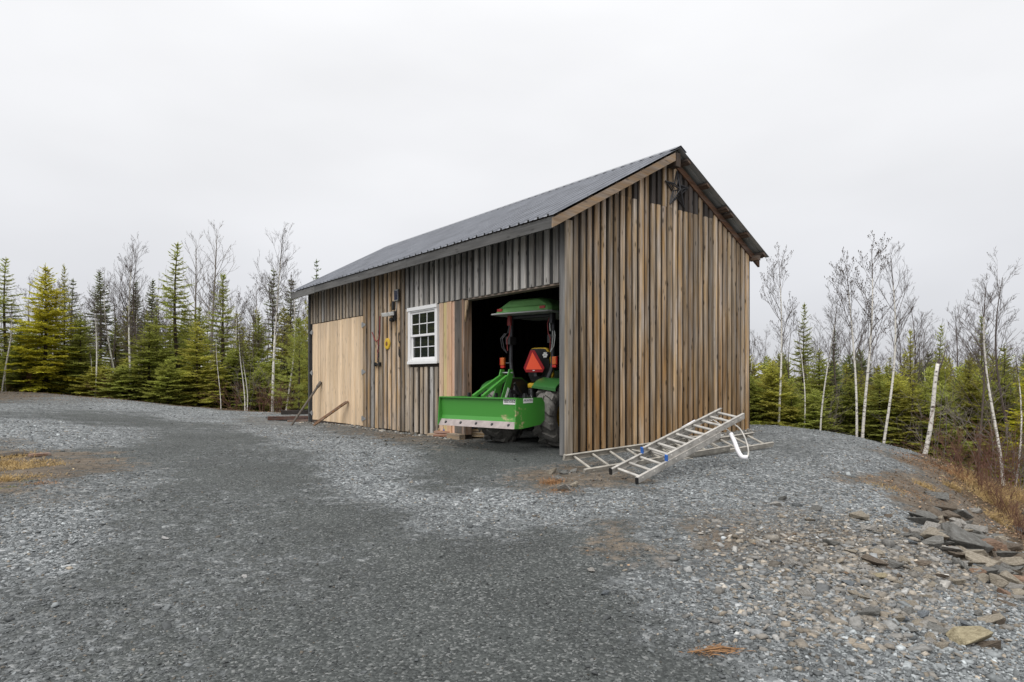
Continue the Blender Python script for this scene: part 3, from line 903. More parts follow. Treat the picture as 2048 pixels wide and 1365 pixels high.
for k in range(10):
    a, b_ = pts[k] * .8 + V(.01, 0, 0), pts[(k + 1) % 10] * .8 + V(.01, 0, 0); mb.tube([a, b_], .007, 4)
mb.build('inner_outline', M['dark_steel'], st)

sp = thing('solar_panel', 'small square solar panel with white rim high on the boards', 'solar panel', on_wall(5.19, 2.93, -.06), BROT)
mb = MB(); mb.box(-.095, .095, -.03, .0, -.13, .13); mb.build('housing', M['black'], sp, bevel=.006)
mb = MB(); mb.box(-.085, .085, -.036, -.031, -.12, .12); mb.box(-.085, .085, -.036, -.031, -.12, .12); mb.build('rim', M['lamp_grey'], sp)
mb = MB(); mb.box(-.072, .072, -.042, -.037, -.10, .10); mb.build('cell', M['solar'], sp)
mb = MB(); mb.tube([(-.0, -.01, -.13), (-.06, .01, -.25), (-.14, .02, -.37)], .006, 6); mb.build('cable', M['lamp_grey'], sp)
mb = MB(); mb.box(-.03, .03, 0, .04, -.05, .05); mb.build('bracket', M['black'], sp)

fl = thing('floodlight', 'grey twin head floodlight with sensor beside the window', 'floodlight', on_wall(5.38, 2.50, -.03), BROT)
mb = MB(); mb.tube([(.05, -.02, -.10), (.05, -.02, .10)], .05, 10); mb.build('base', M['black'], fl)
for k, (x, rz) in enumerate(((-.10, .5), (.07, -.2))):
    mb = MB()
    q = [(-.10, -.06, -.045), (.10, -.06, -.045), (.10, .04, -.03), (-.10, .04, -.03), (-.10, -.09, .03), (.10, -.09, .03), (.10, .03, .05), (-.10, .03, .05)]
    cz, sz = math.cos(rz), math.sin(rz)
    mb.poly([(x + cz * a - sz * b_, -.12 + sz * a + cz * b_, .03 + c) for a, b_, c in q], [(0, 3, 2, 1), (4, 5, 6, 7), (0, 1, 5, 4), (1, 2, 6, 5), (2, 3, 7, 6), (3, 0, 4, 7)])
    mb.build('lamp_head', M['lamp_grey'], fl, bevel=.008)
mb = MB(); mb.lathe([(0, -.06), (.035, -.05), (.045, 0), (.035, .04), (0, .05)], (.03, -.09, -.09), (0, -1, .2), 14); mb.build('sensor', M['black'], fl, smooth=True)
mb = MB(); mb.box(-.03, .03, -.05, .0, .13, .32); mb.build('antenna', M['black'], fl, bevel=.01)

yd = thing('wall_thermometer', 'round yellow dial with dark centre on the boards', 'wall dial', on_wall(5.69, 1.91, -.03), BROT)
mb = MB(); mb.lathe([(0, .0), (.125, .0), (.125, .02), (.105, .03), (.05, .03)], (0, 0, 0), (0, -1, 0), 24); mb.build('dial_rim', M['yellow'], yd)
mb = MB(); mb.lathe([(.05, .0305), (.0, .032)], (0, 0, 0), (0, -1, 0), 20); mb.build('dial_centre', M['rust'], yd)

hk = thing('bungee_cord', 'dark red cord looped in a hook shape on the boards', 'cord', on_wall(6.2, 2.0, -.045), BROT)
mb = MB(); pth = [(.16, 0, .55), (.155, 0, .2), (.12, 0, .05), (.02, -.01, -.02), (-.1, 0, .03), (-.2, 0, .17), (-.24, 0, .21)]
pth = [tuple((1 - u) * V(*pth[i]) + u * V(*pth[i + 1])) for i in range(len(pth) - 1) for u in (0, .33, .67)] + [pth[-1]]
mb.tube(pth, .011, 6); mb.build('loop', M['red_cord'], hk)
mb = MB(); mb.tube([(.10, 0, .03), (.08, -.01, -.25), (.05, 0, -.42)], .012, 6); mb.build('tail', M['red_cord'], hk)
ch = thing('hanging_chain', 'dark hanging chain and latch bar on a silvered board', 'chain', on_wall(6.12, 1.62, -.05), BROT)
mb = MB()
for k in range(11):
    z = .30 - k * .042; x = .02 * math.sin(k * 1.3)
    mb.tube([(x + .018 * math.cos(a), .012 * (k % 2) * math.sin(a), z + .028 * math.sin(a)) for a in np.linspace(0, 2 * math.pi, 9)], .006, 5, False)
mb.build('links', M['dark_steel'], ch)
mb = MB(); mb.box(-.15, .13, -.03, .012, -.17, -.135); mb.box(-.15, -.10, -.035, .012, -.20, -.11); mb.box(.09, .13, -.035, .012, -.2, -.11); mb.build('latch_bar', M['black'], ch)
hg = thing('wall_hook', 'slim black hook tool hanging on grey board by the window', 'hook', on_wall(5.18, 1.75, -.035), BROT)
mb = MB(); mb.tube([(0, 0, .38), (.0, 0, .2), (.03, 0, .16), (.05, 0, .19)], .011, 6); mb.build('hook', M['black'], hg)
mb = MB(); mb.tube([(.01, 0, .08), (.0, 0, -.1), (.03, 0, -.14), (.05, -.01, -.1), (.04, 0, .02)], .010, 6); mb.tube([(-.04, 0, -.38), (.06, 0, -.38)], .006, 5); mb.build('handle', M['black'], hg)
# ------------------------------------------------------------------ tractor
TROT = -math.atan2(.6, .8)
TO = (.30, 11.45, gz1(.30, 11.45) - .005)
BO = V(-.56, 10.50, 0) + V(.6, .8, 0) * 1.2      # blade hangs a little to the left of the tractor's centre line
BO = (BO[0], BO[1], TO[2])
tr = thing('tractor', 'compact green tractor with canopy parked in the dark barn bay', 'tractor', TO, TROT)
def wheel(name, cx, cy, r, w, rim_r, nl):
    mb = MB()
    h = w / 2
    mb.lathe([(rim_r, -h * .85), (r * .72, -h), (r * .9, -h * .96), (r * .955, -h * .7), (r * .965, 0), (r * .955, h * .7), (r * .9, h * .96), (r * .72, h), (rim_r, h * .85)], (cx, cy, r), (1, 0, 0), 48)
    wh = mb.build('wheel', M['rubber'], tr, smooth=True)
    wh.name = 'wheel'
    for k in range(nl):
        for sd in (-1, 1):
            a = 2 * math.pi * (k + (.5 if sd > 0 else 0)) / nl
            mb = MB()
            # a slanted bar from the centre line to the shoulder, bent down the side wall
            secs = [(0.0, .04, 0), (h * .55, .038, -.10), (h * .98, .03, -.20), (h * 1.04, -.05, -.235)]
            pts = []
            for (x, up, da) in secs:
                for dw in (-.052, .052):
                    for lo in (-.03, up):
                        aa = a + da * (1.0) + dw / r
                        rr = r * .96 + lo
                        if x > h: rr = r * .85 + (.03 if lo > 0 else -.03) + lo * 0
                        if x > h and lo != -.03: rr = r * .90
                        pts.append((cx + sd * x, cy + rr * math.sin(aa), r + rr * math.cos(aa)))
            fs = []
            for i in range(len(secs) - 1):
                o = i * 4
                fs += [(o, o + 1, o + 5, o + 4), (o + 1, o + 3, o + 7, o + 5), (o + 3, o + 2, o + 6, o + 7), (o + 2, o, o + 4, o + 6)]
            fs += [(0, 2, 3, 1), (12, 13, 15, 14)]
            mb.poly(pts, fs)
            mb.build('lug', M['rubber'], wh)
    mb = MB(); mb.lathe([(0, -.05), (.1, -.05), (.12, -.02), (rim_r * .8, -.02), (rim_r, -h * .8), (rim_r + .012, -h * .8), (rim_r + .012, h * .8), (rim_r, h * .8), (rim_r * .8, .03), (0, .03)], (cx, cy, r), (1, 0, 0), 32)
    mb.build('rim', M['yellow'], wh, smooth=True)
    return wh
wheel('wheel', .60, 0, .53, .38, .27, 13)
wheel('wheel', -.60, 0, .53, .38, .27, 13)
wheel('wheel', .52, 1.62, .34, .24, .2, 12)
wheel('wheel', -.52, 1.62, .34, .24, .2, 12)
mb = MB()
mb.box(-.20, .20, -.22, .9, .36, .80); mb.box(-.42, .42, -.10, .12, .44, .62); mb.box(-.22, .22, .9, 2.0, .45, .75); mb.box(-.45, .45, 1.56, 1.68, .28, .40)
mb.build('chassis', M['black'], tr, bevel=.02)
mb = MB(); mb.prism([(.85, .72), (2.15, .72), (2.2, .95), (2.0, 1.22), (.85, 1.32)], -.29, .29, 0); mb.build('hood', M['green'], tr, bevel=.04, smooth=True)
mb = MB(); mb.box(-.32, .32, .1, .88, .80, .84); mb.build('platform', M['black'], tr)
for sd in (-1, 1):
    mb = MB()
    prof = [(-.50, .60, .86), (-.48, .74, 1.0), (-.34, .98, 1.08), (-.10, 1.14, 1.15), (.25, 1.16, 1.17), (.52, 1.02, 1.03)]
    pts, n_ = [], 0
    yz = [(-.38, 1.03), (-.33, 1.08), (-.22, 1.14), (-.05, 1.18), (.24, 1.18), (.48, 1.06), (.60, .88)]
    for y, z in yz:
        for x, d in ((.33, 0), (.80, -.035), (.80, -.075), (.33, -.02)):
            pts.append((sd * x, y, z + d))
    fs = []
    for i in range(len(yz) - 1):
        for j in range(4):
            fs.append((i * 4 + j, i * 4 + (j + 1) % 4, i * 4 + 4 + (j + 1) % 4, i * 4 + 4 + j))
    fs += [(0, 1, 2, 3), (24, 25, 26, 27)]
    mb.poly(pts, fs)
    fd = mb.build('fender', M['green'], tr, bevel=.012, smooth=True)
    MB().prism([(p[0], p[1] - .03) for p in yz] + [(.6, .6), (-.30, .6)], sd * .32, sd * .335, 0).build('inner_panel', M['black'], fd)
# seat with yellow cushion, black shell
mb = MB(); mb.box(-.24, .24, .28, .78, .98, 1.08); mb.build('seat_cushion', M['yellow'], tr, bevel=.03, smooth=True)
def backpts(sc, y, z0=1.10, z1=1.72):
    return [(-.20 * sc, z0), (.20 * sc, z0), (.26 * sc, z0 + .12), (.245 * sc, z1 - .16), (.17 * sc, z1 - .01), (.10 * sc, z1), (-.10 * sc, z1), (-.17 * sc, z1 - .01), (-.245 * sc, z1 - .16), (-.26 * sc, z0 + .12)]
def tilt(mb, y0=0, k=.12):
    mb.v = [(x, y - k * (z - 1.1), z) for x, y, z in mb.v]; return mb
mb = tilt(MB().prism(backpts(.93, 0, 1.10, 1.70), .33, .37, 1)); mb.build('seat_shell', M['black'], tr, bevel=.012)
mb = tilt(MB().prism(backpts(1.02, 0), .371, .46, 1)); mb.build('backrest', M['yellow'], tr, bevel=.025, smooth=True)
mb = MB(); mb.box(-.17, .17, .2, .5, .86, .98); mb.build('seat_base', M['black'], tr, bevel=.02)
# slow moving vehicle triangle
cx, cz, y = .02, 1.43, .16
def tri(r, trunc, zc):
    out = []
    for k in range(3):
        a = math.pi / 2 + 2 * math.pi * k / 3
        for s_ in (-1, 1):
            out.append((cx + r * math.cos(a) - s_ * trunc * math.sin(a), zc + r * math.sin(a) + s_ * trunc * math.cos(a)))
    return out
smv = tilt(MB().prism(tri(.235, .045, cz), y, y + .006, 1), y, .15).build('warning_triangle', M['smv_red'], tr)
tilt(MB().prism(tri(.20, .003, cz - .005), y - .006, y - .001, 1), y, .15).build('warning_triangle_centre', M['smv_orange'], smv)
tilt(MB().box(cx - .03, cx + .02, y - .006, y - .001, cz - .132, cz - .118), y, .15).build('label', M['decal'], smv)
mb = MB(); mb.box(cx - .03, cx + .03, .165, .33, 1.2, 1.4); mb.build('triangle_bracket', M['dark_steel'], tr)
# folding roll bar and its canopy
for sd in (-1, 1):
    mb = MB()
    mb.tube([(sd * .30, -.02, .62), (sd * .32, .0, .95), (sd * .36, .03, 1.12), (sd * .43, .06, 1.30), (sd * .455, .07, 1.45), (sd * .455, .08, 1.85), (sd * .455, .10, 2.30)], [.036] * 7, 8)
    ps = mb.build('roll_bar_post', M['dark_steel'], tr)
    mb = MB(); mb.box(sd * .455 - .05, sd * .455 + .05, -.02, .17, 1.78, 1.92); mb.build('hinge_bracket', M['black'], ps)
    mb = MB()
    for q in (0, .04):
        mb.tube([(sd * .50 + q * sd, .0, 1.98), (sd * .55 + q * sd, -.06, 1.88), (sd * .52 + q * sd, -.05, 1.72), (sd * .47, -.02, 1.62)], .008, 6)
    mb.tube([(sd * .45, .02, 2.28), (sd * .44, .0, 2.1), (sd * .46, -.01, 1.98)], .01, 6)
    mb.build('cable', M['grey_rim'] if sd > 0 else M['dark_steel'], ps)
    mb = MB(); mb.tube([(sd * .455, .04, 2.30), (sd * .455, .03, 2.12)], .043, 8); mb.build('sleeve', M['red_cord'] if sd < 0 else M['dark_steel'], ps)
    mb = MB(); mb.tube([(sd * .44, .02, 2.26), (sd * .40, -.01, 2.12), (sd * .42, -.02, 1.95), (sd * .47, -.03, 1.86), (sd * .46, -.02, 1.66)], .007, 6); mb.build('wire', M['red_cord'], ps)
    # amber and red lamps on stalks
    lx = sd * .56
    mb = MB(); mb.box(lx - .04, lx + .04, -.06, .0, 1.40, 1.54); lp = mb.build('signal_lamp', M['amber'], tr, bevel=.012)
    mb = MB(); mb.box(lx + .048 * sd - .007, lx + .048 * sd + .007, -.055, -.005, 1.40, 1.54); mb.box(lx - .04, lx + .04, -.055, .0, 1.35, 1.396); mb.build('tail_lens', M['red_lens'], lp, bevel=.008)
    mb = MB(); mb.tube([(sd * .455, .05, 1.44), (lx, -.01, 1.44)], .014, 6); mb.build('lamp_stalk', M['dark_steel'], tr)
mb = MB(); mb.tube([(-.455, .10, 2.27), (.455, .10, 2.27)], .036, 8); mb.build('roll_bar_top', M['dark_steel'], tr)
wl_ = MB(); wl_.lathe([(0, .02), (.058, .02), (.065, .0), (.065, -.05), (.03, -.08)], (.345, .02, 1.57), (0, -1, .05), 20); wl2 = wl_.build('work_light', M['black'], tr)
mb = MB()
for k in range(7):
    a = k * math.pi / 3; rr = 0 if k == 6 else .036
    mb.lathe([(0, .026), (.013, .026), (.015, .018)], (.345 + rr * math.cos(a), .02, 1.57 + rr * math.sin(a)), (0, -1, .05), 8)
mb.build('led', M['decal'], wl2)
def ring(x0, x1, y0, y1, z, c=.06):
    return [(x0 + c, y0, z), (x1 - c, y0, z), (x1, y0 + c, z), (x1, y1 - c, z), (x1 - c, y1, z), (x0 + c, y1, z), (x0, y1 - c, z), (x0, y0 + c, z)]
def loft(mb, rings):
    n_ = len(rings[0]); o = len(mb.v)
    for r_ in rings: mb.v += [tuple(p) for p in r_]
    for i in range(len(rings) - 1):
        for j in range(n_):
            mb.f.append((o + i * n_ + j, o + i * n_ + (j + 1) % n_, o + (i + 1) * n_ + (j + 1) % n_, o + (i + 1) * n_ + j))
    mb.f.append(tuple(o + j for j in range(n_))[::-1]); mb.f.append(tuple(o + (len(rings) - 1) * n_ + j for j in range(n_)))
    return mb
zc0 = 2.315
mb = loft(MB(), [ring(-.64, .58, -.20, 1.15, zc0 + .012), ring(-.60, .56, -.185, 1.12, zc0 + .10), ring(-.54, .54, -.15, 1.08, zc0 + .12), ring(-.44, .40, -.13, 1.0, zc0 + .225, .1), ring(-.40, .36, -.09, .96, zc0 + .25, .1)])
can = mb.build('canopy', M['canopy_green'], tr, bevel=.02, smooth=True)
mb = loft(MB(), [ring(-.71, .62, -.26, 1.22, zc0 - .012), ring(-.70, .61, -.25, 1.21, zc0 + .012)]); mb.build('canopy_rim', M['grey_rim'], can, bevel=.004)
for x in (-.50, .42):
    mb = MB(); mb.box(x - .055, x + .055, -.208, -.19, zc0 + .045, zc0 + .092); mb.build('reflector', M['red_lens'], can)
# steering wheel, levers, hitch
mb = MB(); mb.tube([(.19 * math.cos(a), .95 + .08 * math.sin(a), 1.42 + .17 * math.sin(a)) for a in np.linspace(0, 2 * math.pi, 25)], .014, 6, False); mb.tube([(0, 1.2, 1.2), (0, .95, 1.42)], .02, 6); mb.build('steering_wheel', M['black'], tr)
for sd in (-1, 1):
    mb = MB(); mb.beam((sd * .24, -.15, .50), (sd * .36, -.70, .47), .025, .06); mb.build('lift_arm', M['dark_steel'], tr)
    mb = MB(); mb.tube([(sd * .27, -.42, .50), (sd * .22, -.22, .92)], .018, 8); mb.tube([(sd * .265, -.36, .60), (sd * .235, -.27, .80)], .027, 8); mb.build('lift_rod', M['steel'] if sd > 0 else M['dark_steel'], tr)
    mb = MB(); mb.beam((sd * .20, -.05, .90), (sd * .23, -.26, .94), .04, .05); mb.build('rocker_arm', M['dark_steel'], tr)
mb = MB(); mb.tube([(0, -.22, .86), (0, -.43, 1.08)], .022, 8); mb.build('top_link', M['black'], tr)
mb = MB()
for k in range(9):
    x = .08 + .025 * k
    p0 = V(x, -.22, .82 + .02 * math.sin(k * 2)); mb.tube([p0, p0 + V(.02 * math.sin(k), -.08, .06), p0 + V(.05 * math.sin(k * 1.7), -.10, -.12), p0 + V(.06 * math.cos(k), -.04, -.3)], .009, 6)
mb.build('hydraulic_hose', M['black'], tr)
mb = MB()
for k in range(4):
    x = .12 + .06 * k; mb.tube([(x, -.25, .78 + .03 * (k % 2)), (x, -.31, .78 + .03 * (k % 2))], .018, 8); mb.tube([(x, -.26, .60), (x + .02, -.29, .76)], .011, 6)
mb.build('hydraulic_coupler', M['steel'], tr)

# ------------------------------------------------------------------ box blade on the hitch
bb = thing('box_blade', 'green box blade with scuffed corner hitched behind the tractor', 'box blade', BO, TROT)
m, n, l, b = new_mat('blade_green')
tc = n.new('ShaderNodeTexCoord'); no = n.new('ShaderNodeTexNoise'); no.inputs['Scale'].default_value = 7; no.inputs['Detail'].default_value = 7; no.inputs['Roughness'].default_value = .6
mp = n.new('ShaderNodeMapping'); mp.inputs['Scale'].default_value = (.8, 1, 1.6); l.new(tc.outputs['Object'], mp.inputs[0]); l.new(mp.outputs[0], no.inputs[0])
ds = n.new('ShaderNodeVectorMath'); ds.operation = 'DISTANCE'; ds.inputs[1].default_value = (.68, -1.17, .50)
l.new(tc.outputs['Object'], ds.inputs[0])
ad = n.new('ShaderNodeMath'); ad.operation = 'MULTIPLY_ADD'; ad.inputs[1].default_value = -1.1; l.new(no.outputs[0], ad.inputs[0]); l.new(ds.outputs['Value'], ad.inputs[2])
mr = n.new('ShaderNodeMapRange'); mr.inputs[1].default_value = -.43; mr.inputs[2].default_value = -.56; l.new(ad.outputs[0], mr.inputs[0])
mx = n.new('ShaderNodeMix'); mx.data_type = 'RGBA'; mx.inputs[6].default_value = (.06, .27, .04, 1); mx.inputs[7].default_value = (.44, .37, .20, 1)
l.new(mr.outputs[0], mx.inputs[0]); l.new(mx.outputs[2], b.inputs['Base Color']); b.inputs['Roughness'].default_value = .4
M['blade_green'] = m
zb0, zb1 = .385, .855
mb = MB(); mb.prism([(-1.20, zb1), (-1.185, zb1), (-1.165, .55), (-1.19, .47), (-1.205, .47), (-1.18, .55)], -.80, .80, 0)
mb.build('moldboard', M['blade_green'], bb)
mb = MB(); mb.prism([(-1.24, zb1 - .012), (-1.15, zb1 - .012), (-1.15, zb1 + .006), (-1.24, zb1 + .006)], -.80, .80, 0); mb.build('top_rail', M['blade_green'], bb)
mb = MB(); mb.prism([(-1.202, .485), (-1.188, .485), (-1.262, zb0 - .005), (-1.276, zb0 - .005)], -.795, .795, 0)
ce = mb.build('cutting_edge', M['blade_edge'], bb)
for k in range(5):
    x = -.66 + .33 * k
    mb = MB(); mb.lathe([(0, .016), (.018, .016), (.026, .006), (.026, 0)], (x, -1.235, .432), (0, -.8, .55), 10); mb.build('bolt', M['dark_steel'], ce)
for sd in (-1, 1):
    x0, x1 = (sd * .80, sd * .815) if sd > 0 else (-.815, -.80)
    mb = MB(); mb.prism([(-1.275, zb0), (-1.10, zb0 - .01), (-.58, zb0 + .03), (-.46, zb0 + .10), (-.46, zb1 - .09), (-.54, zb1), (-1.24, zb1)], x0, x1, 0)
    mb.build('side_plate', M['blade_green'], bb)
mb = MB(); mb.box(-.80, .80, -.76, -.66, .58, .68); mb.build('cross_bar', M['blade_green'], bb)
for sd in (-1, 1):
    mb = MB(); mb.prism([(-.80, .60), (-.62, .60), (-.36, 1.22), (-.38, 1.32), (-.47, 1.32), (-.53, 1.18)], sd * .09 - .009, sd * .09 + .009, 0)
    mb.build('mast_plate', M['blade_green'], bb)
    mb = MB(); mb.beam((sd * .07, -.50, 1.20), (sd * .10 - .02, -1.17, zb1 + .01), .05, .05); mb.build('brace', M['blade_green'], bb)
mb = MB(); mb.tube([(-.12, -.42, 1.26), (.13, -.42, 1.26)], .014, 8); mb.build('pin', M['steel'], bb)
for x in (-.6, -.3, 0, .3, .6):
    mb = MB(); mb.box(x - .015, x + .015, -.74, -.68, .45, .92); mb.build('scarifier', M['dark_steel'], bb)
mb = MB(); mb.beam((.102, -.62, .74), (.102, -.50, 1.0), .003, .05, (0, 1, 0)); mb.build('decal', M['decal'], bb)
def lettering(txt, size, mat, parent, mtx, name='lettering'):
    cu = bpy.data.curves.new('t', 'FONT'); cu.body = txt; cu.size = size; cu.align_x = 'CENTER'; cu.align_y = 'CENTER'; cu.extrude = .0006; cu.resolution_u = 2
    o = bpy.data.objects.new('t', cu); C.objects.link(o)
    me = bpy.data.meshes.new_from_object(o.evaluated_get(bpy.context.evaluated_depsgraph_get()))
    bpy.data.objects.remove(o); me.materials.clear(); me.materials.append(mat)
    me.transform(mtx)
    r_ = bpy.data.objects.new(name, me); return link(r_, parent)
RX = Matrix.Rotation(R(90), 4, 'X')
mb = MB(); mb.box(.53, .79, -1.2065, -1.203, .758, .840); dp = mb.build('decal', M['decal'], bb)
dp.location = (0, .003, 0)
lettering('BB5060', .070, M['ink'], dp, Matrix.Translation((.66, -1.2085, .80)) @ RX)
mb = MB(); mb.box(.8155, .8185, -1.06, -.80, .775, .848); dp = mb.build('decal', M['decal'], bb)
lettering('FRONTIER', .052, M['ink'], dp, Matrix.Translation((.8200, -.93, .815)) @ Matrix.Rotation(R(90), 4, 'Z') @ RX)

# ------------------------------------------------------------------ bits in and around the bay
lumber_spots = [(-1.02, 12.35, .05, .62, (.36, .25, .13)), (-.95, 12.42, .10, .5, (.33, .24, .14)), (-.9, 12.5, .15, .55, (.40, .28, .15)), (-1.2, 12.3, .04, .3, (.34, .13, .05)), (-1.22, 12.42, .09, .28, (.36, .14, .05))]
names = ['pale plank at the bottom of the pile behind the blade', 'pale plank in the middle of the pile behind the blade', 'pale plank on top of the pile behind the blade', 'orange brown plank lying lowest beside the bay jamb', 'orange brown plank lying upper beside the bay jamb']
for (x, y, z, ln, c), nmx in zip(lumber_spots, names):
    g = gz1(x, y)
    mb = MB(); mb.box(-ln, ln, -.07, .07, -.02, .02)
    o = mb.build('plank', M['wood_x'], None, color=c, bevel=.003); o.location = (x, y, g + z); o.rotation_euler = (0, 0, R(-18) + rng.uniform(-.06, .06))
    tag(o, nmx, 'plank', 'planks lying inside the bay')
nmt = NM()
gu, gv = np.meshgrid(np.linspace(-1, 1, 15), np.linspace(-1, 1, 11))
zz = .16 * np.clip(1 - gu ** 2, 0, 1) * np.clip(1 - gv ** 2, 0, 1) ** .5 + .025 * np.sin(5 * gu + 3 * gv) + .02 * np.sin(9 * gv - 4 * gu)
i0 = (np.arange(10)[:, None] * 15 + np.arange(14)[None]).ravel()
nmt.add(np.c_[gu.ravel() * .34, gv.ravel() * .25, zz.ravel() + .02], np.c_[i0, i0 + 1, i0 + 16, i0 + 15])
o = link(bpy.data.objects.new('tarp', nmt.mesh('tarp', True))); o.data.materials.append(M['tarp']); o.location = (-1.05, 12.75, gz1(-1.05, 12.75)); o.scale = (1.1, 1.1, 1.8)
sm = o.modifiers.new('t', 'SOLIDIFY'); sm.thickness = .006
tag(o, 'crumpled blue tarp on the floor just inside the bay', 'tarp')
p = bw(2.86, -.10); mb = MB(); mb.box(-.20, .20, -.07, .07, 0, .11)
o = mb.build('wood_block', M['wood_x'], None, color=(.30, .22, .14), bevel=.006); o.location = (p[0], p[1], gz1(p[0], p[1]) - .01); o.rotation_euler = (0, 0, BROT + .05)
tag(o, 'short squared timber block lying under the bay jamb', 'timber block')

# pole and board leaning on the door
def from_px(u, v, Y):
    return V((u - 1024) / FPX * Y, Y, CAMZ - (v - 757) / FPX * Y)
def leaning(name, a, b_, w, h, mat, col, label, cat):
    o = MB().beam((0, 0, 0), b_ - a, w, h).build(name, mat, None, color=col, bevel=.004)
    o.location = tuple(a); return tag(o, label, cat)
a = from_px(581, 856, 16.6); a[2] = gz1(a[0], a[1]) - .02
b_ = bw(9.45, -.05, 1.05)
mb = MB(); mb.tube([(0, 0, 0), (b_ - a) * .88, (b_ - a) * .885, b_ - a], [.028, .03, .045, .045], 10)
o = mb.build('pipe', M['pole']); o.location = tuple(a); tag(o, 'thin dark pipe leaning against the pale plank door', 'pipe')
a = from_px(628, 857, 15.95); a[2] = gz1(a[0], a[1]) + .02
b_ = bw(7.72, -.06, .58)
o = leaning('plank', a, b_, .10, .04, M['wood_y'], (.25, .14, .075), 'split reddish brown plank propped low against the plank door', 'plank')
mb = MB(); mb.beam((0, .04, .045), (b_ - a) * .93 + V(0, .03, .04), .035, .025); mb.build('splinter', M['wood_y'], o, color=(.22, .12, .065))
for (u0, v0, u1, v1, Y, w, h, col, lab) in ((536, 839, 622, 838, 18.3, .14, .10, (.11, .05, .033), 'long red brown timber on the gravel left of the barn corner'),
                                 (562, 829, 618, 829, 18.8, .14, .12, (.055, .045, .04), 'dark charred looking timber lying on the red brown one'),
                                 (575, 845, 620, 842, 17.9, .12, .05, (.22, .14, .10), 'pale flat board in front of the red brown timber')):
    a, c = from_px(u0, v0, Y), from_px(u1, v1, Y + .25)
    zf = max(gz1(a[0], a[1]), gz1(c[0], c[1])) + h / 2 + (.10 if 'charred' in lab else 0.0)
    a[2] = c[2] = zf
    leaning('timber', a, c, w, h, M['wood_x'], col, lab, 'timber')

# rotten log and board in the grass at the left
a, c = from_px(-60, 922, 8.6), from_px(62, 916, 9.1)
a[2], c[2] = gz1(a[0], a[1]) + .03, gz1(c[0], c[1]) + .02
mb = MB(); mb.tube([(c - a) * t + V(0, .03 * math.sin(7 * t), .012 * math.sin(11 * t)) for t in np.linspace(0, 1, 9)], [.05, .055, .048, .055, .05, .045, .05, .04, .02], 7)
o = mb.build('log', M['pole']); o.location = tuple(a); tag(o, 'dark rotten log lying behind the dry grass at left', 'log')
a, c = from_px(58, 915, 8.9), from_px(100, 913, 9.1); a[2], c[2] = gz1(a[0], a[1]) + .03, gz1(c[0], c[1]) + .02
leaning('bark_strip', a, c, .10, .035, M['wood_x'], (.28, .15, .085), 'reddish strip of bark at the end of the rotten log', 'bark')
# ------------------------------------------------------------------ ladders
def ladder_section(parent, o_, O, ax, wv, n_rungs, mat, e0=.5, rail_h=.072, cap=None):
    """O: start of the far rail, ax: rail vector, wv: from far to near rail"""
    O, ax, wv = (np.asarray(v, float) for v in (O, ax, wv))
    d = unit(ax); w = unit(wv); nn = unit(np.cross(d, w)); 
    if nn[2] < 0: nn = -nn
    for sgn, q in ((1, O), (-1, O + wv)):
        mb = MB()
        a = q - o_
        # channel: web and two flanges
        mb.beam(a, a + ax, .008, rail_h, nn)
        for up in (-1, 1):
            mb.beam(a + nn * up * rail_h / 2 + w * sgn * .012, a + ax + nn * up * rail_h / 2 + w * sgn * .012, .032, .007, nn)
        for k in range(n_rungs):
            c = a + ax * ((k + e0) / (n_rungs - 1 + 2 * e0))
            mb.lathe([(0, .007), (.013, .006), (.018, .001)], c - w * sgn * .004, -w * sgn, 10)
        rail = mb.build('rail', mat, parent)
        if cap:
            mb = MB(); mb.beam(a - d * .008, a + d * .008, .038, rail_h + .010, nn); mb.build('foot', cap, rail)
    for k in range(n_rungs):
        c = O - o_ + ax * ((k + e0) / (n_rungs - 1 + 2 * e0))
        mb = MB(); mb.tube([c + w * .004, c + wv - w * .004], .0175, 8); mb.build('rung', mat, parent)
# bright ladder propped up to the right
LF, LN, RF = from_px(1224, 941, 7.75), from_px(1271, 965, 7.42), from_px(1441, 829, 9.1)
RN = from_px(1482, 846, 8.72)
wv = ((LN - LF) + (RN - RF)) / 2; ax = RF - LF
w_ = unit(wv - unit(ax) * np.dot(wv, unit(ax))) * .40
ctr = (LF + LN) / 2
LF2 = ctr - w_ / 2
nn = unit(np.cross(unit(ax), w_)); nn = nn if nn[2] > 0 else -nn
o_ = V(*ctr); 
la = thing('extension_ladder', 'bright aluminium extension ladder with blue tips propped up across the other', 'ladder', tuple(o_))
ladder_section(la, o_, LF2, ax * .74, w_, 8, M['alu_new'], cap=M['black'])
ladder_section(la, o_, LF2 + ax * .25 + nn * .075 + w_ * .04, ax * .75, w_ * .92, 9, M['alu_new'], cap=M['blue'])
B_ax, B_w, B_n, B_o = ax, w_, nn, LF2
# dull ladder lying along the gable
def on_g(u, v, Y, dz):
    p = from_px(u, v, Y); p[2] = gz1(p[0], p[1]) + dz; return p
A0, A1 = from_px(1131, 919, 8.60), from_px(1166, 951, 8.22)
E0, E1 = from_px(1514, 861, 10.65), from_px(1543, 889, 10.30)
ax = ((E0 - A0) + (E1 - A1)) / 2; c0 = (A0 + A1) / 2
w_ = A1 - A0; w_ = unit(w_ - unit(ax) * np.dot(w_, unit(ax))); w_ = w_ * .44
nn = unit(np.cross(unit(ax), w_)); nn = nn if nn[2] > 0 else -nn
lb = thing('extension_ladder', 'dull weathered aluminium extension ladder lying flat along the gable', 'ladder', tuple(c0))
ladder_section(lb, c0, c0 - w_ / 2 + V(0, 0, .03), ax * .72, w_, 9, M['alu'], cap=M['alu'])
ladder_section(lb, c0, c0 - w_ * .46 + ax * .33 - nn * .07 + V(0, 0, .03), ax * .67, w_ * .92, 8, M['alu'])
mb = MB()
q = w_ * .5 + ax * .42
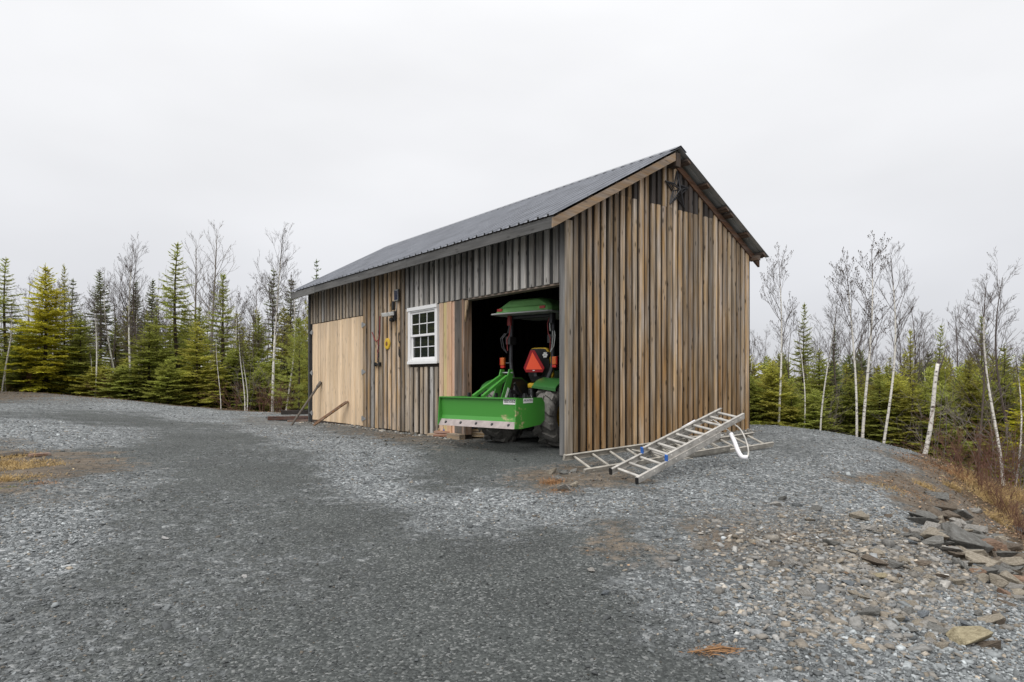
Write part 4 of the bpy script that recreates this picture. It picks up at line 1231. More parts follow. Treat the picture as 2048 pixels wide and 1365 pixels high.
for k in range(3):
    a = w_ * (-.4 + .3 * k) + ax * (.30 + .06 * k); mb.tube([a + V(0, 0, .02), a + w_ * .8 + ax * .12 + V(0, 0, .0)], .013, 6)
mb.build('brace', M['alu'], lb)
# padded stand-off bar fixed at the bright ladder's top
def crv(P, n_=8):
    P = [V(*p) for p in P]; out = []
    for i in range(len(P) - 1):
        p0, p1, p2, p3 = P[max(i - 1, 0)], P[i], P[i + 1], P[min(i + 2, len(P) - 1)]
        for k in range(n_):
            t = k / n_
            out.append(.5 * (2 * p1 + (p2 - p0) * t + (2 * p0 - 5 * p1 + 4 * p2 - p3) * t * t + (3 * p1 - p0 - 3 * p2 + p3) * t ** 3))
    return out + [P[-1]]
so = from_px(1455, 850, 8.75)
sb = thing('ladder_stabilizer', 'bent aluminium stand-off bar with white foam sleeves at the ladder top', 'ladder stabilizer', tuple(so))
nearp = [from_px(1424, 838, 8.85), from_px(1457, 862, 8.6), from_px(1466, 872, 8.5), from_px(1474, 893, 8.4), from_px(1481, 909, 8.32), from_px(1490, 917, 8.28), from_px(1496, 911, 8.3), from_px(1496, 896, 8.36), from_px(1488, 872, 8.48), from_px(1474, 853, 8.62), from_px(1440, 836, 8.85)]
MB().tube([p - so for p in crv(nearp)], .0105, 8).build('bar', M['alu_new'], sb, smooth=True)
MB().tube([p - so for p in crv([from_px(1462, 868, 8.55), from_px(1469, 884, 8.45), from_px(1476, 902, 8.36), from_px(1484, 914, 8.3), from_px(1495, 915, 8.28)])], .027, 12).build('foam_sleeve', M['foam'], sb, smooth=True)
farp = [from_px(1364, 858, 9.6), from_px(1378, 850, 9.6), from_px(1391, 843, 9.6), from_px(1402, 839, 9.5), from_px(1412, 840, 9.3), from_px(1424, 842, 9.1)]
farp2 = [from_px(1376, 856, 9.55), from_px(1391, 847, 9.55), from_px(1412, 835, 9.4), from_px(1427, 831, 9.25), from_px(1436, 834, 9.05)]
MB().tube([p - so for p in crv(farp)], .0105, 8).build('bar', M['alu_new'], sb, smooth=True)
MB().tube([p - so for p in crv(farp2)], .0105, 8).build('bar', M['alu_new'], sb, smooth=True)
MB().tube([p - so for p in (farp[0], farp[2])], .028, 12).build('foam_sleeve', M['foam'], sb, smooth=True)
MB().tube([p - so for p in (farp2[0], farp2[1])], .022, 10).build('foam_sleeve', M['foam'], sb, smooth=True)
# ------------------------------------------------------------------ tree and plant materials
m, n, l, b = new_mat('needles')
oi = n.new('ShaderNodeObjectInfo'); ge = n.new('ShaderNodeNewGeometry'); tc = n.new('ShaderNodeTexCoord')
no = n.new('ShaderNodeTexNoise'); no.inputs['Scale'].default_value = 1.3; no.inputs['Detail'].default_value = 3; l.new(tc.outputs['Object'], no.inputs[0])
mr1 = n.new('ShaderNodeMapRange'); mr1.inputs[3].default_value = .6; mr1.inputs[4].default_value = 1.5; l.new(ge.outputs['Random Per Island'], mr1.inputs[0])
mr2 = n.new('ShaderNodeMapRange'); mr2.inputs[1].default_value = .3; mr2.inputs[2].default_value = .7; mr2.inputs[3].default_value = .72; mr2.inputs[4].default_value = 1.3; l.new(no.outputs[0], mr2.inputs[0])
mu = n.new('ShaderNodeMath'); mu.operation = 'MULTIPLY'; l.new(mr1.outputs[0], mu.inputs[0]); l.new(mr2.outputs[0], mu.inputs[1])
s = n.new('ShaderNodeVectorMath'); s.operation = 'SCALE'; l.new(oi.outputs['Color'], s.inputs[0]); l.new(mu.outputs[0], s.inputs['Scale'])
hs = n.new('ShaderNodeHueSaturation'); l.new(s.outputs[0], hs.inputs['Color'])
mr3 = n.new('ShaderNodeMapRange'); mr3.inputs[3].default_value = .47; mr3.inputs[4].default_value = .525; l.new(no.outputs[0], mr3.inputs[0]); l.new(mr3.outputs[0], hs.inputs['Hue'])
df = n.new('ShaderNodeBsdfDiffuse'); ts = n.new('ShaderNodeBsdfTranslucent'); mx = n.new('ShaderNodeMixShader'); mx.inputs[0].default_value = .5
l.new(hs.outputs[0], df.inputs[0]); l.new(hs.outputs[0], ts.inputs[0]); l.new(df.outputs[0], mx.inputs[1]); l.new(ts.outputs[0], mx.inputs[2])
l.new(mx.outputs[0], n['Material Output'].inputs[0])
M['needles'] = m
M['conifer_bark'] = plain('conifer_bark', (.075, .058, .045), .9, 0, .2, .35, 25, .4)
M['twig'] = plain('bare_twig', (.10, .08, .07), .85, 0, .2)
M['grey_twig'] = plain('grey_twig', (.19, .165, .145), .85, 0, .2)
M['red_twig'] = plain('reddish_twig', (.16, .085, .06), .85, 0, .2)
m, n, l, b = new_mat('birch_bark')
tc = n.new('ShaderNodeTexCoord'); mp = n.new('ShaderNodeMapping'); mp.inputs['Scale'].default_value = (9, 9, 26); l.new(tc.outputs['Object'], mp.inputs[0])
no = n.new('ShaderNodeTexNoise'); no.inputs['Scale'].default_value = 1; no.inputs['Detail'].default_value = 3; l.new(mp.outputs[0], no.inputs[0])
cr = n.new('ShaderNodeValToRGB'); l.new(no.outputs[0], cr.inputs[0])
cr.color_ramp.elements[0].position = .33; cr.color_ramp.elements[0].color = (.06, .05, .042, 1)
cr.color_ramp.elements[1].position = .43; cr.color_ramp.elements[1].color = (.60, .575, .52, 1)
x_ = cr.color_ramp.elements.new(.7); x_.color = (.74, .71, .66, 1)
l.new(cr.outputs[0], b.inputs['Base Color']); b.inputs['Roughness'].default_value = .7; b.inputs['Specular IOR Level'].default_value = .25
M['birch'] = m
M['dry_grass'] = plain('dry_grass', (.42, .30, .14), .8, 0, .2, .4, 7)
M['straw'] = plain('orange_straw', (.30, .17, .085), .8, 0, .2, .35, 9)
M['moss'] = plain('green_moss', (.17, .19, .035), .9, 0, .1, .3, 9)

# ------------------------------------------------------------------ tree builders (each returns trunk mesh, crown mesh)
def conifer(seed, H, Rr, z0=.05, step=.2, nb=6, low=-14, high=42, pw=.85, side=.45, sp=.085, w=.05, jit=.38, curve=.25, gap=.18, soft=False, bulge=3.0):
    rs = np.random.default_rng(seed)
    wd, fo = NM(), NM()
    zs = np.linspace(-.15, H, 10)
    swx, swy = rs.normal(0, .012 * H, 2)
    sway = lambda z: np.stack([swx * np.sin(np.asarray(z) / H * 3), swy * np.sin(np.asarray(z) / H * 2.3), np.asarray(z) + 0 * np.asarray(z)], -1)
    wd.tube(sway(zs), np.interp(zs, [0, H], [.0115 * H + .012, .006]), 7)
    A, B, Nn, W = [], [], [], []
    def put(a, b_, nn, ww):
        A.append(a); B.append(b_); Nn.append(nn); W.append(ww)
    z = z0 * H
    up = V(0, 0, 1)
    while z < H * .985:
        f = z / H
        L0 = Rr * (1 - f) ** pw * min(1.0, .55 + (f - z0) * bulge) + .05
        nbr = nb if f < .88 else 4
        a0 = rs.uniform(0, 6.28)
        for k in range(nbr):
            az = a0 + 6.283 * k / nbr + rs.normal(0, .25)
            L = max(.07, L0 * rs.uniform(1 - jit, 1 + jit * .7))
            if rs.random() < gap: L *= .45
            el = R(low + (high - low) * f ** 1.4 + rs.normal(0, 6))
            h = V(math.cos(az), math.sin(az), 0); pr = V(-h[1], h[0], 0)
            t = np.linspace(0, 1, 6)
            b0 = sway(z + rs.uniform(-.05, .05))
            pts = b0 + h * (L * math.cos(el) * t)[:, None] + up * (L * (math.sin(el) * t - curve * t ** 2 + curve * .9 * t ** 3))[:, None] + pr * (L * .08 * rs.normal() * t ** 2)[:, None]
            wd.tube(pts, np.linspace(.006 + .008 * L, .003, 6), 3)
            m_ = max(3, int(L / sp))
            tt = np.linspace(.14, 1, m_) + rs.uniform(-.02, .02, m_)
            tt = np.clip(tt, 0, 1)
            pos = np.stack([np.interp(tt, t, pts[:, c]) for c in range(3)], -1)
            if soft:
                for sgn in (-1, 0, 1):
                    tl = side * L * (1 - tt) * abs(sgn) * rs.uniform(.5, 1.1, m_)
                    tip = pos + (h * .6 + pr * sgn)[None] * tl[:, None] + up * (tl * .25)[:, None]
                    q = 16
                    c = np.repeat(tip, q, 0); dd = rs.normal(size=(len(c), 3)); dd /= np.linalg.norm(dd, axis=1)[:, None]
                    dd = dd + h * .5 + up * .25
                    put(c - dd * .01, c + dd * rs.uniform(.07, .12, (len(c), 1)), rs.normal(size=(len(c), 3)), np.full(len(c), .011))
                continue
            # needles along the branch itself
            dv = np.gradient(pos, axis=0); dv /= np.linalg.norm(dv, axis=1)[:, None] + 1e-9
            put(pos - dv * sp * .6, pos + dv * sp * 1.3, up + rs.normal(0, .9, (m_, 3)), np.full(m_, w * 1.1))
            for sgn in (-1, 1):
                tl = (side * L * (1 - tt) ** .8 + .055) * rs.uniform(.65, 1.2, m_)
                an = R(52) + rs.normal(0, .13, m_)
                d = dv * np.cos(an)[:, None] + pr * (sgn * np.sin(an))[:, None] + up * rs.normal(-.06, .14, m_)[:, None]
                d /= np.linalg.norm(d, axis=1)[:, None]
                tip = pos + d * tl[:, None]
                nn = up + rs.normal(0, .95, (m_, 3))
                put(pos, tip, nn, w * rs.uniform(.75, 1.15, m_))
                mm = int(max(1, np.max(tl) / .075))
                for q in range(mm):
                    uu = (q + .5) / mm
                    sel = tl > .11
                    if not sel.any(): continue
                    for s2 in (-1, 1):
                        base = pos[sel] + (tip - pos)[sel] * uu
                        d2 = d[sel] * .62 + np.cross(np.broadcast_to(up, d[sel].shape), d[sel]) * (s2 * .75) + up * rs.normal(-.03, .16, sel.sum())[:, None]
                        l2 = (tl[sel] * .34 * (1 - uu) + .045) * rs.uniform(.7, 1.25, sel.sum())
                        put(base, base + d2 * l2[:, None], up + rs.normal(0, 1.0, (sel.sum(), 3)), w * .8 * np.ones(sel.sum()))
        z += step * (1 - .45 * f) * rs.uniform(.8, 1.2)
    tp = sway(H)
    for k in range(10):
        zz = H - .03 * k; d = rs.normal(size=3); d[2] = abs(d[2]) + 1.2; d /= np.linalg.norm(d)
        put(np.array([sway(zz)]), np.array([sway(zz) + d * .11]), rs.normal(size=(1, 3)), np.array([w * .5]))
    fo.diamonds(np.concatenate(A), np.concatenate(B), np.concatenate(Nn), np.concatenate(W))
    return wd.mesh('trunk', True), fo.mesh('crown')

def bare_tree(seed, H, r0, spread=.30, start=.38, nbr=26, el=52, fine=1.0, wav=.03, buds=False, tube_r=1.0):
    """slim birch: pale trunk, dark ascending twigs"""
    rs = np.random.default_rng(seed)
    tk, cr = NM(), NM()
    zs = np.linspace(-.2, H * .97, 22)
    p1, p2 = rs.uniform(0, 6, 2)
    sw = lambda z: np.stack([wav * H * (np.sin(z / H * 4 + p1) - math.sin(p1)) * .6, wav * H * (np.sin(z / H * 3.3 + p2) - math.sin(p2)) * .6, z], -1)
    rad = lambda z: np.interp(z, [0, H * .6, H], [r0, r0 * .60, .005])
    cut = int(22 * .84)
    tk.tube(sw(zs[:cut + 1]), rad(zs[:cut + 1]), 8)
    cr.tube(sw(zs[cut:]), rad(zs[cut:]), 5)
    def twig(p, d, L, r, lvl):
        n_ = 6 if lvl < 2 else 4
        t = np.linspace(0, 1, n_)
        bend = rs.normal(0, .07, 3); bend[2] = abs(bend[2]) + .10
        pts = p + d * (L * t)[:, None] + bend * (L * t ** 2)[:, None] + np.cumsum(rs.normal(0, .010 * L, (n_, 3)), 0) * (t[:, None] > 0)
        cr.tube(pts, np.linspace(r, max(.0022, r * .3), n_) * tube_r, 4 if lvl == 0 else 3)
        if lvl >= 3: return
        kids = int([7, 5, 3][lvl] * fine * rs.uniform(.7, 1.3) * min(1, L / (.5 if lvl == 0 else .25)) + .5)
        for _ in range(kids):
            u = rs.uniform(.22, 1.0)
            q = np.array([np.interp(u, t, pts[:, c]) for c in range(3)])
            dd = unit(pts[-1] - pts[0]); sd = unit(np.cross(dd, rs.normal(size=3)))
            a = R(rs.uniform(24, 46))
            twig(q, unit(dd * math.cos(a) + sd * math.sin(a) + V(0, 0, .12)), L * rs.uniform(.32, .55) * (1.15 - .45 * u), max(.0026, r * .5), lvl + 1)
        if buds and lvl >= 1:
            e_ = pts[-1]; cr.tube(np.array([e_, e_ + V(*rs.normal(0, .012, 3)) + V(0, 0, .03)]), [.010, .008], 4)
    for k in range(nbr):
        u = start + (1 - start) * ((k + rs.random()) / nbr) ** .9 * .97
        z = u * H; az = rs.uniform(0, 6.283); e_ = R(el + 20 * u + rs.normal(0, 7))
        L = spread * H * (1 - u) ** .6 * rs.uniform(.6, 1.15) * (1.0 if u > start + .08 else .7) + .15
        twig(sw(np.array(z)), V(math.cos(az) * math.cos(e_), math.sin(az) * math.cos(e_), math.sin(e_)), L, float(rad(z)) * .42, 0)
    return tk.mesh('trunk', True), cr.mesh('crown')

def brush(seed, H, stems=9, lean=.35, kids=7):
    rs = np.random.default_rng(seed); cr = NM()
    for k in range(stems):
        az = rs.uniform(0, 6.28); le = abs(rs.normal(0, lean)); L = H * rs.uniform(.5, 1.0)
        d = V(math.cos(az) * math.sin(le), math.sin(az) * math.sin(le), math.cos(le))
        t = np.linspace(0, 1, 7); p = V(*rs.normal(0, .10, 2), -.05)
        pts = p + d * (L * t)[:, None] + np.cumsum(rs.normal(0, .02 * L, (7, 3)), 0)
        cr.tube(pts, np.linspace(.009, .003, 7), 4)
        for q in range(kids):
            u = rs.uniform(.25, 1); c = np.array([np.interp(u, t, pts[:, i]) for i in range(3)])
            dd = unit(d + rs.normal(0, .55, 3)); L2 = L * rs.uniform(.2, .45) * (1.2 - .5 * u)
            p2 = c + dd * (L2 * np.linspace(0, 1, 4))[:, None] + np.cumsum(rs.normal(0, .03 * L2, (4, 3)), 0)
            cr.tube(p2, np.linspace(.0045, .0024, 4), 3)
            for q2 in range(3):
                c2 = p2[rs.integers(1, 4)]; d3 = unit(dd + rs.normal(0, .6, 3)); L3 = L2 * rs.uniform(.3, .55)
                cr.tube(np.array([c2, c2 + d3 * L3 * .5, c2 + d3 * L3 + V(0, 0, .02)]), [.003, .0026, .002], 3)
    return cr.mesh('stems')

PROTO = {}
def proto(key, meshes, mats, H, Rr):
    PROTO[key] = (meshes, mats, H, Rr)
BK, ND, TW, BI = M['conifer_bark'], M['needles'], M['twig'], M['birch']
proto('fir_wide', conifer(1, 5.0, 1.35, .03, .21, 7, -10, 36, .75, .45, .085, .042, curve=.18), (BK, ND), 5, 1.35)
proto('fir_wide2', conifer(2, 5.0, 1.30, .04, .22, 6, -14, 38, .8, .45, .085, .042, curve=.22), (BK, ND), 5, 1.3)
proto('spruce_tall', conifer(3, 7.0, 1.35, .08, .31, 5, -16, 40, .8, .42, .09, .044, curve=.35, gap=.15), (BK, ND), 7, 1.35)
proto('spruce_tall2', conifer(4, 6.5, 1.25, .12, .30, 5, -12, 45, .85, .42, .09, .044, curve=.3, gap=.2), (BK, ND), 6.5, 1.25)
proto('spruce_bare', conifer(5, 8.5, 1.5, .42, .24, 7, -18, 34, .8, .40, .09, .06, curve=.2), (BK, ND), 8.5, 1.5)
proto('spruce_thin', conifer(6, 8.0, .85, .30, .33, 5, -14, 30, .6, .36, .09, .055, gap=.25, jit=.4), (BK, ND), 8, .85)
proto('fir_bush', conifer(7, 3.0, 1.15, .03, .15, 7, -4, 40, .7, .48, .075, .042, curve=.12), (BK, ND), 3, 1.15)
proto('fir_bush2', conifer(8, 2.6, 1.0, .03, .15, 6, 0, 44, .75, .48, .075, .042, curve=.1), (BK, ND), 2.6, 1.0)
proto('pine', conifer(9, 4.5, 1.4, .06, .30, 5, 5, 50, .6, .35, .14, .05, soft=True), (BK, ND), 4.5, 1.4)
proto('birch', bare_tree(20, 7.5, .062, .34, .36, 24, 46, .85), (BI, TW), 7.5, 1)
proto('birch2', bare_tree(21, 6.5, .048, .32, .40, 18, 46, .8, buds=True), (BI, TW), 6.5, 1)
proto('birch3', bare_tree(22, 6.0, .040, .30, .42, 15, 50, .8, wav=.05), (BI, TW), 6.0, 1)
proto('bare', bare_tree(23, 8.0, .06, .30, .30, 26, 36, .55, wav=.02), (M['grey_twig'], M['grey_twig']), 8, 1)
proto('bare2', bare_tree(24, 5.5, .036, .40, .22, 17, 42, .75, wav=.06), (M['twig'], M['twig']), 5.5, 1)
proto('sapling', bare_tree(25, 4.5, .028, .22, .5, 12, 56, .6, wav=.05), (BI, TW), 4.5, 1)

GREEN = {'yellow': (.48, .455, .055), 'olive': (.41, .40, .09), 'mid': (.31, .335, .08), 'dark': (.19, .215, .09), 'pale': (.38, .41, .11), 'blue': (.20, .25, .13)}
KINDNAME = {'fir_wide': 'fir_tree', 'fir_wide2': 'fir_tree', 'spruce_tall': 'spruce_tree', 'spruce_tall2': 'spruce_tree', 'spruce_bare': 'spruce_tree', 'spruce_thin': 'spruce_tree', 'fir_bush': 'young_fir', 'fir_bush2': 'young_fir', 'pine': 'pine_tree', 'birch': 'birch_tree', 'birch2': 'birch_tree', 'birch3': 'birch_tree', 'bare': 'bare_tree', 'bare2': 'bare_tree', 'sapling': 'birch_sapling'}
def plant(key, X, Y, H, Rr=None, tint='mid', label='', group=None, lean=0.0, leandir=0.0, zoff=0.0, thick=1.0):
    (tk, cr), (m1, m2), H0, R0 = PROTO[key]
    nmx = KINDNAME[key]
    o = thing(nmx, label, 'tree', (X, Y, gz1(X, Y) + zoff - .03), rng.uniform(0, 6.28), group)
    if lean: 
        rz = o.rotation_euler[2]
        o.rotation_mode = 'XYZ'
        mt = Matrix.Rotation(lean, 3, Vector((-math.sin(leandir), math.cos(leandir), 0))) @ Matrix.Rotation(rz, 3, 'Z')
        o.rotation_euler = mt.to_euler()
    sz = H / H0; sx = sz if Rr is None else Rr / R0
    if Rr is None: sx *= thick
    o.scale = (sx, sx, sz)
    g = GREEN[tint] if tint in GREEN else tint
    j = rng.uniform(.88, 1.14)
    for nm_, me_, mt_ in (('trunk', tk, m1), ('crown', cr, m2)):
        c = bpy.data.objects.new(nm_, me_)
        if not me_.materials: me_.materials.append(mt_)
        link(c, o); c.color = (g[0] * j, g[1] * j, g[2] * j, 1)
    return o
def at(u, Y):
    return (u - 1024) / FPX * Y
def tree(key, u, Y, top, wpx=None, tint='mid', label='', group=None, **kw):
    X = at(u, Y); zt = CAMZ - (top - 757) / FPX * Y
    H = zt - gz1(X, Y) + .03
    Rr = None if wpx is None else wpx * 1.2 / 2 / FPX * Y
    return plant(key, X, Y, max(H, .5), Rr, tint, label, group, **kw)

GL, GRT = 'trees along the edge of the yard left of the barn', 'trees beyond the bank right of the barn'
# --- left of the barn
tree('fir_wide', 88, 25.0, 530, 140, 'yellow', 'bright yellow green broad fir at the far left of the treeline', GL)
tree('spruce_tall2', 128, 26.2, 530, 60, 'olive', 'slim olive fir rising just behind the bright yellow green one', GL)
tree('spruce_tall', 22, 27.5, 518, 110, 'mid', 'dark green fir at the very left edge behind white saplings', GL)
tree('spruce_bare', 195, 34, 542, 92, 'dark', 'dark spruce with dense pointed crown above white birch stems', GL)
tree('spruce_thin', 152, 38, 560, 56, 'dark', 'dark ragged spruce between the yellow fir and the dense dark spruce', GL)
tree('spruce_bare', 272, 36, 563, 70, 'dark', 'dark narrow spruce top behind the forked birch', GL)
tree('spruce_bare', 307, 38, 560, 70, 'dark', 'dark spruce top beside the tall layered spruce', GL)
tree('spruce_tall', 366, 25.2, 487, 128, 'mid', 'tallest layered spruce left of the barn with open pointed top', GL)
tree('spruce_tall2', 447, 26.0, 548, 112, 'mid', 'spruce with spiky top between tallest spruce and big white birch', GL)
tree('fir_bush', 245, 24.2, 730, 95, 'pale', 'low light green fir bush at the gravel edge', GL)
tree('fir_wide2', 160, 25.6, 625, 110, 'mid', 'bushy green fir filling the gap right of the yellow fir', GL)
tree('fir_wide', 300, 24.6, 650, 120, 'mid', 'full green fir in front of the tallest spruce, on its left side', GL)
tree('fir_wide2', 395, 24.2, 640, 105, 'olive', 'olive fir in front of the tallest spruce, on its right side', GL)
tree('fir_bush2', 335, 23.4, 720, 90, 'mid', 'low dark green fir below the tallest spruce', GL)
tree('fir_wide', 480, 25.0, 680, 105, 'mid', 'dense green fir behind thin twin birch stems', GL)
tree('fir_wide2', 430, 24.0, 700, 80, 'olive', 'short olive fir below the spiky topped spruce', GL)
tree('fir_bush', 520, 24.0, 735, 80, 'mid', 'low green fir at the foot of the big white birch', GL)
tree('spruce_thin', 553, 38, 540, 56, 'dark', 'thin dark spruce right behind the big white birch crown', GL)
tree('spruce_thin', 590, 36, 560, 66, 'dark', 'thin dark spruce next to the barn eave', GL)
tree('spruce_thin', 629, 32, 520, 44, 'blue', 'spruce tip poking up above the low end of the roof', GL)
tree('pine', 597, 21.8, 640, 100, 'pale', 'soft pale green pine tight against the barn corner', GL)
tree('pine', 625, 22.8, 600, 90, 'olive', 'taller soft pine half hidden behind the barn corner', GL)
tree('fir_wide', 40, 25.4, 640, 90, 'mid', 'shaded green fir low behind the white saplings at the left edge', GL)
tree('fir_bush2', 190, 24.6, 735, 80, 'olive', 'small olive fir at the foot of the straight white birch', GL)
tree('birch', 545, 22.6, 455, None, 'mid', 'big white birch with fan of bare twigs beside the barn', GL, lean=.05, leandir=0.2, thick=.95)
tree('birch2', 190, 24.4, 590, None, 'mid', 'straight white birch stem in front of the dense dark spruce', GL, thick=1.1)
tree('birch2', 202, 26.4, 600, None, 'mid', 'second thinner white birch close behind the straight one', GL)
tree('birch', 262, 25.4, 490, None, 'mid', 'forked birch with tall bare crown left of the tallest spruce', GL, lean=.04, leandir=0, thick=.85)
tree('birch3', 240, 27, 545, None, 'mid', 'leaning thin birch with sparse twigs beside the forked birch', GL, lean=.06, leandir=3.14)
tree('birch3', 442, 22.4, 650, None, 'mid', 'short thin birch stem at the gravel edge below the spruce', GL, thick=.8)
tree('sapling', 490, 22.2, 655, None, 'mid', 'twin stem birch sapling, its left stem', GL, thick=1.2)
tree('sapling', 494, 22.1, 690, None, 'mid', 'twin stem birch sapling, its right stem', GL, thick=1.2)
tree('birch3', 572, 21.9, 545, None, 'mid', 'thin speckled birch between the big birch and barn', GL, lean=.05, leandir=0)
tree('sapling', 4, 24.0, 600, None, 'mid', 'outermost white sapling at the left edge', GL, thick=1.3, lean=.04, leandir=0)
tree('sapling', 12, 24.4, 640, None, 'mid', 'white sapling second from the left edge', GL, thick=1.3)
tree('sapling', 178, 25.0, 690, None, 'mid', 'thin white sapling left of the straight birch', GL, thick=1.2)
tree('bare', 424, 30, 448, None, 'mid', 'tall grey bare tree with level side branches above the spruces', GL)
tree('bare', 397, 31, 470, None, 'mid', 'second grey bare tree just left of the tallest bare one', GL, lean=.04, leandir=3.1)
tree('bare2', 300, 33, 500, None, 'mid', 'bare crown rising between dark spruces and tallest spruce', GL)
tree('bare2', 505, 25.5, 620, None, 'mid', 'brown bare bush tree left of the big white birch', GL)
tree('bare2', 150, 30, 580, None, 'mid', 'pale bare tree behind the yellow fir', GL)
tree('bare2', 70, 31, 560, None, 'mid', 'bare grey tree behind the left edge fir', GL)
# --- right of the barn
tree('fir_bush', 1545, 17.5, 722, 105, 'olive', 'olive young fir just beyond the barn right corner', GRT)
tree('spruce_tall', 1604, 19.5, 608, 80, 'mid', 'dark pointed spruce right of the barn between birches', GRT)
tree('fir_wide', 1640, 18.2, 700, 110, 'mid', 'green fir behind the slender leaning birch', GRT)
tree('spruce_tall2', 1668, 21, 660, 60, 'blue', 'bluish small spruce behind the slender leaning birch', GRT)
tree('fir_wide2', 1700, 17.8, 760, 110, 'mid', 'low dark fir behind the pair of white birches', GRT)
tree('fir_wide', 1760, 18.2, 730, 110, 'olive', 'olive fir between the pair of birches and broken birch', GRT)
tree('spruce_tall2', 1822, 19, 660, 70, 'olive', 'spruce with ragged olive top left of the broken birch', GRT)
tree('fir_wide2', 1850, 16.8, 770, 110, 'mid', 'bushy fir right behind the broken white birch', GRT)
tree('spruce_tall', 1888, 18.5, 650, 78, 'mid', 'slender spruce rising right of the broken birch', GRT)
tree('fir_wide', 1935, 17.4, 715, 120, 'olive', 'broad olive fir behind the crooked dark trunk', GRT)
tree('spruce_tall2', 1962, 20, 630, 74, 'mid', 'dark green spruce top above the crooked dark trunk', GRT)
tree('fir_wide2', 2010, 17.2, 690, 120, 'mid', 'green fir behind the right edge birch', GRT)
tree('fir_wide', 2075, 13.8, 690, 150, 'yellow', 'bright green fir reaching in at the right edge', GRT)
tree('fir_bush2', 1580, 18.0, 760, 80, 'mid', 'low green fir at the foot of the tall budding birch', GRT)
tree('birch2', 1556, 17.2, 505, None, 'mid', 'tall budding birch nearest the barn right corner', GRT, thick=.9)
tree('birch3', 1640, 16.6, 600, None, 'mid', 'slender leaning birch with bright lower stem', GRT, lean=.06, leandir=0)
tree('birch2', 1713, 16.2, 515, None, 'mid', 'left birch of the close pair beyond the gravel', GRT, thick=.9, lean=.03, leandir=3.14)
tree('birch2', 1724, 16.0, 485, None, 'mid', 'right birch of the close pair beyond the gravel, taller', GRT, lean=.02, leandir=0)
tree('birch3', 1764, 16.1, 495, None, 'mid', 'white birch standing alone right of the close pair', GRT, lean=.04, leandir=0)
tree('birch3', 2007, 12.2, 560, None, 'mid', 'white birch near the right edge standing below the bank', GRT, thick=1.15)
tree('bare2', 1958, 14.6, 600, None, 'mid', 'crooked dark bare trunk between broken birch and right edge birch', GRT, thick=1.1)
tree('bare2', 2040, 16, 540, None, 'mid', 'dark bare tree at the right edge of the wood', GRT)
tree('bare2', 1690, 20, 600, None, 'mid', 'bare brown twiggy tree behind the close birch pair', GRT)
tree('bare2', 1800, 20.5, 610, None, 'mid', 'bare brown twiggy tree left of the broken birch', GRT)
tree('bare2', 1905, 19, 620, None, 'mid', 'bare twiggy tree right behind the broken birch', GRT)
tree('sapling', 2030, 12.6, 700, None, 'mid', 'thin pale sapling right of the right edge birch', GRT, thick=1.2)
tree('sapling', 1605, 17.0, 640, None, 'mid', 'thin sapling in front of the dark pointed spruce', GRT)
# broken birch: leaning pale snag
X, Y = at(1849, 14.6), 14.6
bz = CAMZ - (905 - 757) / FPX * Y - .1
tp = from_px(1878, 728, 14.6)
sn = thing('broken_birch', 'thick broken off white birch trunk leaning right', 'tree', (X, Y, bz))
d = tp - V(X, Y, bz)
mb = MB(); mb.tube([d * t + V(.03 * math.sin(5 * t), 0, 0) for t in np.linspace(-.1, 1, 12)], list(np.linspace(.052, .038, 12)), 10); mb.build('trunk', M['birch'], sn, smooth=True)
mb = MB(); mb.tube([d * .88, d * .97 + V(.08, 0, .1), d + V(.22, .05, .45)], [.02, .015, .006], 5); mb.tube([d * 1.0, d * 1.03 + V(-.02, 0, .05)], [.045, .01], 6); mb.build('broken_limb', M['twig'], sn)
# cut stump on the bank
X, Y, Z = ray_ground(1941, 936)
stp = thing('tree_stump', 'grey cut stump with side shoots on the bank', 'stump', (X, Y, Z))
hh = 42 / FPX * Y
mb = MB(); mb.tube([(0, 0, -.1), (.0, 0, hh * .5), (-.02, 0, hh)], [.085, .07, .062], 9); mb.build('stump', M['grey_twig'], stp)
mb = MB()
for k in range(7):
    a = R(100 + 14 * k + rng.uniform(-5, 5)); L = rng.uniform(.8, 1.9)
    mb.tube([(0, 0, .05), (L * .5 * math.cos(a), rng.uniform(-.2, .2), L * .55 * math.sin(a)), (L * math.cos(a), rng.uniform(-.3, .3), L * .9 * math.sin(a))], [.014, .009, .003], 5)
mb.build('shoot', M['grey_twig'], stp)

# --- the stand behind
LBL = 'conifer in the thick stand behind the front trees left of the barn'
LBB = 'bare tree in the thick stand behind the front trees left of the barn'
RBL = 'conifer in the low stand behind the front trees right of the barn'
RBB = 'bare tree in the low stand behind the front trees right of the barn'
def lab3(t, side):
    c = {'mid': 'green', 'pale': 'light green', 'olive': 'olive green'}[t]
    return t, 'low %s fir filling the foot of the wood %s of the barn' % (c, side), 'low %s firs %s of the barn' % (c, side)
def lab2(t, key, side):
    c = {'mid': 'green', 'dark': 'dark green', 'olive': 'olive green'}[t]
    k = 'fir' if key.startswith('fir') else 'spruce'
    return t, '%s %s in the stand behind the front trees %s of the barn' % (c, k, side), '%s %ss standing behind, %s of the barn' % (c, k, side)
for i in range(96):
    u = rng.uniform(-60, 660); Y = rng.uniform(26.5, 44)
    if rng.random() < .6:
        key = rng.choice(['fir_wide', 'fir_wide2', 'spruce_tall', 'spruce_tall2', 'spruce_tall2'])
        tree(key, u, Y, rng.uniform(610, 700) if key.startswith('fir') else rng.uniform(610, 680), rng.uniform(75, 120), *lab2(rng.choice(['mid', 'dark', 'olive', 'mid']), key, 'left'))
    else:
        tree(rng.choice(['bare2', 'birch3', 'bare2', 'birch2']), u, Y, rng.uniform(560, 640), None, 'mid', LBB, 'bare trees left of the barn')
